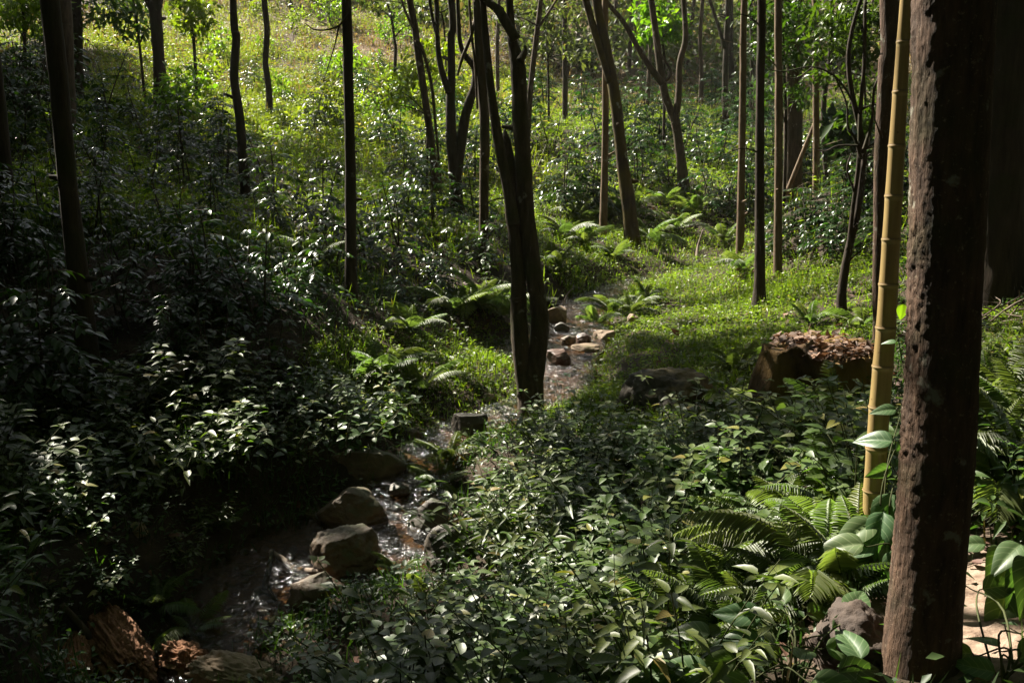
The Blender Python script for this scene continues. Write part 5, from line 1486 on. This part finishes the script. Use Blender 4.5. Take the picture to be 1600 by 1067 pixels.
def poly_mask(px, py, polys):
    out = np.zeros(px.shape, bool)
    for poly in polys:
        c = np.zeros(px.shape, bool)
        for i in range(len(poly)):
            x0, y0 = poly[i]; x1, y1 = poly[i - 1]
            if y0 == y1: continue
            c ^= ((y0 > py) != (y1 > py)) & (px < (x1 - x0) * (py - y0) / (y1 - y0) + x0)
        out |= c
    return out

G_GLADE = [[(860, 240), (960, 330), (1130, 330), (1210, 400), (1400, 400), (1400, 540), (1200, 560), (1180, 660), (960, 700), (840, 660), (850, 600), (900, 480), (840, 400), (830, 300)],
           [(470, 560), (600, 500), (780, 490), (850, 560), (850, 680), (640, 690), (480, 640)], [(1530, 480), (1680, 480), (1680, 700), (1530, 700)]]
def dens_glade(x, y, px, py):
    m = poly_mask(px, py, G_GLADE)
    c = np.clip(.75 + 1.0 * fbm(np.column_stack([x * 1.6, y * 1.6, x * 0]), 61, 3), .3, 1)
    return np.where(m, c, .0) * np.clip(9 / np.maximum(y, 1), .35, 1)

def tufts(P, r, hmin, hmax, per, lw, mat, name, label, spread=.03, leafy=.5):
    """short leafy stems and blades"""
    n = len(P)
    hn = np.clip(.6 + .7 * fbm(P * [1.1, 1.1, 0], 15, 3), .25, 1.2)
    ac = Acc()
    for q in range(per):
        b = P + np.column_stack([r.normal(0, spread, n), r.normal(0, spread, n), np.full(n, -.01)])
        h = r.uniform(hmin, hmax, n) * hn
        az = r.uniform(0, 2 * np.pi, n)
        blade = r.random(n) > leafy
        k = blade
        D = np.column_stack([np.cos(az) * .45, np.sin(az) * .45, np.ones(n)]) + r.normal(0, .2, (n, 3))
        N = np.column_stack([np.cos(az), np.sin(az), np.zeros(n)]) + r.normal(0, .3, (n, 3))
        place(ac, TPL_BLADE, b[k], D[k], N[k], (h * 1.15)[k], (lw * .42 * r.uniform(.7, 1.3, n))[k], r.random(n)[k])
        k = ~blade
        T = b + np.column_stack([np.cos(az) * .02, np.sin(az) * .02, h * r.uniform(.25, 1, n)])
        D = np.column_stack([np.cos(az), np.sin(az), r.normal(.1, .35, n)])
        L = r.uniform(1.6, 3.0, n) * lw
        place(ac, TPL_KITE, T[k], D[k], np.tile([0, 0, 1.0], (k.sum(), 1)) + r.normal(0, .3, (k.sum(), 3)), L[k], (L * .5)[k], r.random(n)[k])
    o = obj(name, ac.mesh(name, mat)); tag(o, label, 'grass', kind='stuff'); return o

P, px, py = scatter_points(150000, -4.2, 6.5, 5.2, 20, dens_glade)
print('glade', len(P))
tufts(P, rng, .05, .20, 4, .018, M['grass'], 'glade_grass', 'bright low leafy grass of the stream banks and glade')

def dens_meadow(x, y, px, py):
    m = (px > 150) & (px < 860) & (y > 17.5) & (px > 150 + (y < 21) * 120)
    return np.where(m, np.clip(.6 + .9 * fbm(np.column_stack([x * .5, y * .5, x * 0]), 66, 3), .1, 1), 0) * np.clip(1.2 - (y - 18) / 40, .25, 1) * (1 - .9 * blob(px, py, 575, 85, 65, 30)) * np.clip((py + 25) / 70, .2, 1)
P, px, py = scatter_points(52000, -18, 6, 17.5, 46, dens_meadow)
print('meadow', len(P))
tufts(P, rng, .15, .55, 5, .045, M['meadow'], 'meadow_grass', 'sunlit yellow-green meadow herbs on the slope', .10, .6)

def dens_mid(x, y, px, py):
    m = (y > 9.0) & ~poly_mask(px, py, G_GLADE)
    return np.where(m, np.clip(.6 + .9 * fbm(np.column_stack([x * .6, y * .6, x * 0]), 71, 3), .2, 1), 0) * np.clip(1.3 - (y - 10) / 30, .2, 1)
P, px, py = scatter_points(105000, -16, 14, 9.0, 34, dens_mid)
print('mid', len(P))
tufts(P, rng, .10, .42, 5, .032, M['grass'], 'slope_grass', 'grass and small herbs under the coffee shrubs', .08, .6)

def dens_dry(x, y, px, py):
    return np.where((y > 27) , np.clip(.4 + 1.2 * fbm(np.column_stack([x * .25, y * .25, x * 0]), 81, 3), .0, 1), 0)
P, px, py = scatter_points(26000, -30, 30, 27, 62, dens_dry)
tufts(P, rng, .2, .6, 4, .06, M['drygrass'], 'dry_grass', 'dry tan grass high on the far slope', .14, .3)

def dens_cover(x, y, px, py):
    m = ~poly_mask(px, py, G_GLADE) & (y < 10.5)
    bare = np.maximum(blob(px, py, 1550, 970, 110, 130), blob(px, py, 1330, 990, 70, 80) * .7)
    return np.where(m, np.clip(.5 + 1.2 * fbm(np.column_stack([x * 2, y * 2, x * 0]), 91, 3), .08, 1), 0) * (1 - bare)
P, px, py = scatter_points(100000, -9, 6, 1.8, 10.5, dens_cover)
print('cover', len(P))
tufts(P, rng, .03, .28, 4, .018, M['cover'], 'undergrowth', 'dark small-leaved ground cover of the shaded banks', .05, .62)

# fallen leaves
def dens_litter(x, y, px, py):
    return np.clip(.25 + .9 * np.maximum.reduce([blob(px, py, 1340, 590, 90, 70), blob(px, py, 1330, 900, 90, 110), blob(px, py, 1130, 690, 90, 30), blob(px, py, 1310, 215, 90, 40), blob(px, py, 1540, 880, 70, 50), blob(px, py, 720, 470, 60, 30)]) + .2 * fbm(np.column_stack([x, y, x * 0]), 99, 2), .02, 1)
P, px, py = scatter_points(16000, -7, 8, 2.2, 27, dens_litter)
n = len(P)
D = rng.normal(0, 1, (n, 3)); D[:, 2] *= .25
ac = Acc(); L = rng.uniform(.04, .11, n)
place(ac, TPL_OVATE, P + [0, 0, .02], D, np.tile([0, 0, 1.0], (n, 1)) + rng.normal(0, .4, (n, 3)), L, L * .55, rng.random(n))
tag(obj('fallen_leaves', ac.mesh('fallen_leaves', M['litter'])), 'brown fallen leaves scattered over the soil', 'leaf litter', kind='stuff')

# pebbles along the stream
ac = Acc(); V0, T0 = ico(2)
r = np.random.default_rng(12)
for k in range(420):
    s = SL[r.integers(0, len(SL))]
    sz = r.uniform(.012, .045)
    off = r.normal(0, 1, 2); off = off / np.linalg.norm(off) * s[3] * r.uniform(.6, 1.25)
    x, y = s[0] + off[0], s[1] + off[1]
    Vp = V0 * (1 + .25 * fbm(V0 * 1.5 + k, k, 2))[:, None] * np.array([1, r.uniform(.6, 1), r.uniform(.4, .7)]) * sz
    c, s_ = math.cos(k), math.sin(k)
    Vp = np.column_stack([Vp[:, 0] * c - Vp[:, 1] * s_, Vp[:, 0] * s_ + Vp[:, 1] * c, Vp[:, 2]])
    ac.add(Vp + [x, y, float(H(x, y)) + sz * .15], None, T0)
tag(obj('pebbles', ac.mesh('pebbles', M['stone_brown'])), 'small wet pebbles along the stream bed', 'pebbles', kind='stuff')

# thin air haze
bm = bmesh.new(); bmesh.ops.create_cube(bm, size=1)
me = bpy.data.meshes.new('haze'); bm.to_mesh(me); bm.free()
hm, hnt, hn, hl = nodes('haze air')
hv = hn.new('ShaderNodeVolumePrincipled'); hv.inputs['Density'].default_value = .0004; hv.inputs['Color'].default_value = (.93, .94, .90, 1)
ho_ = hn.new('ShaderNodeOutputMaterial'); hl.new(hv.outputs[0], ho_.inputs['Volume'])
me.materials.append(hm)
ho = obj('haze', me); ho.scale = (130, 134, 52); ho.location = (0, 48, 22)
tag(ho, 'thin pale haze hanging in the valley air', 'haze', kind='stuff')

# ------------------------------------------------------------------ light, sky, camera
w = bpy.data.worlds.new('World'); sc.world = w; w.use_nodes = True
nt = w.node_tree; nt.nodes.clear()
sky = nt.nodes.new('ShaderNodeTexSky'); sky.sky_type = 'NISHITA'; sky.sun_disc = False
sky.sun_elevation = SEL; sky.sun_rotation = SAZ % (2 * math.pi); sky.air_density = .8; sky.dust_density = 1.0; sky.ozone_density = .5
bg = nt.nodes.new('ShaderNodeBackground'); bg.inputs[1].default_value = .05
hz = nt.nodes.new('ShaderNodeHueSaturation'); hz.inputs['Saturation'].default_value = .3
nt.links.new(sky.outputs[0], hz.inputs['Color']); nt.links.new(hz.outputs[0], bg.inputs[0])
ow = nt.nodes.new('ShaderNodeOutputWorld'); nt.links.new(bg.outputs[0], ow.inputs[0])
ld = bpy.data.lights.new('sun', 'SUN'); ld.energy = 5.0; ld.angle = math.radians(.5); ld.color = (1.0, .93, .80)
so = bpy.data.objects.new('sun', ld); C.objects.link(so)
so.rotation_euler = Vector(SUN).to_track_quat('Z', 'Y').to_euler()
so.location = (0, 0, 40)

cam = bpy.data.cameras.new('camera'); co = bpy.data.objects.new('camera', cam); C.objects.link(co)
cam.lens = 35; cam.sensor_width = 36; cam.clip_end = 500; cam.clip_start = .05
co.location = (0, 0, CAMZ); co.rotation_euler = (math.radians(90) - PITCH, 0, 0)
sc.camera = co

sc.view_settings.view_transform = 'Standard'; sc.view_settings.look = 'None'
sc.view_settings.exposure = 2.08; sc.view_settings.gamma = 1.0
sc.render.engine = 'CYCLES'
cy_ = sc.cycles
cy_.use_denoising = True
try: cy_.denoiser = 'OPENIMAGEDENOISE'
except Exception: pass
cy_.max_bounces = 6; cy_.diffuse_bounces = 3; cy_.glossy_bounces = 3; cy_.transmission_bounces = 4; cy_.transparent_max_bounces = 8
cy_.sample_clamp_indirect = 4.0; cy_.caustics_reflective = False; cy_.caustics_refractive = False
print('objects', len(sc.objects), 'coffee', len(COFFEE), 'herbs', len(HERBS), 'ferns', len(FERNS))
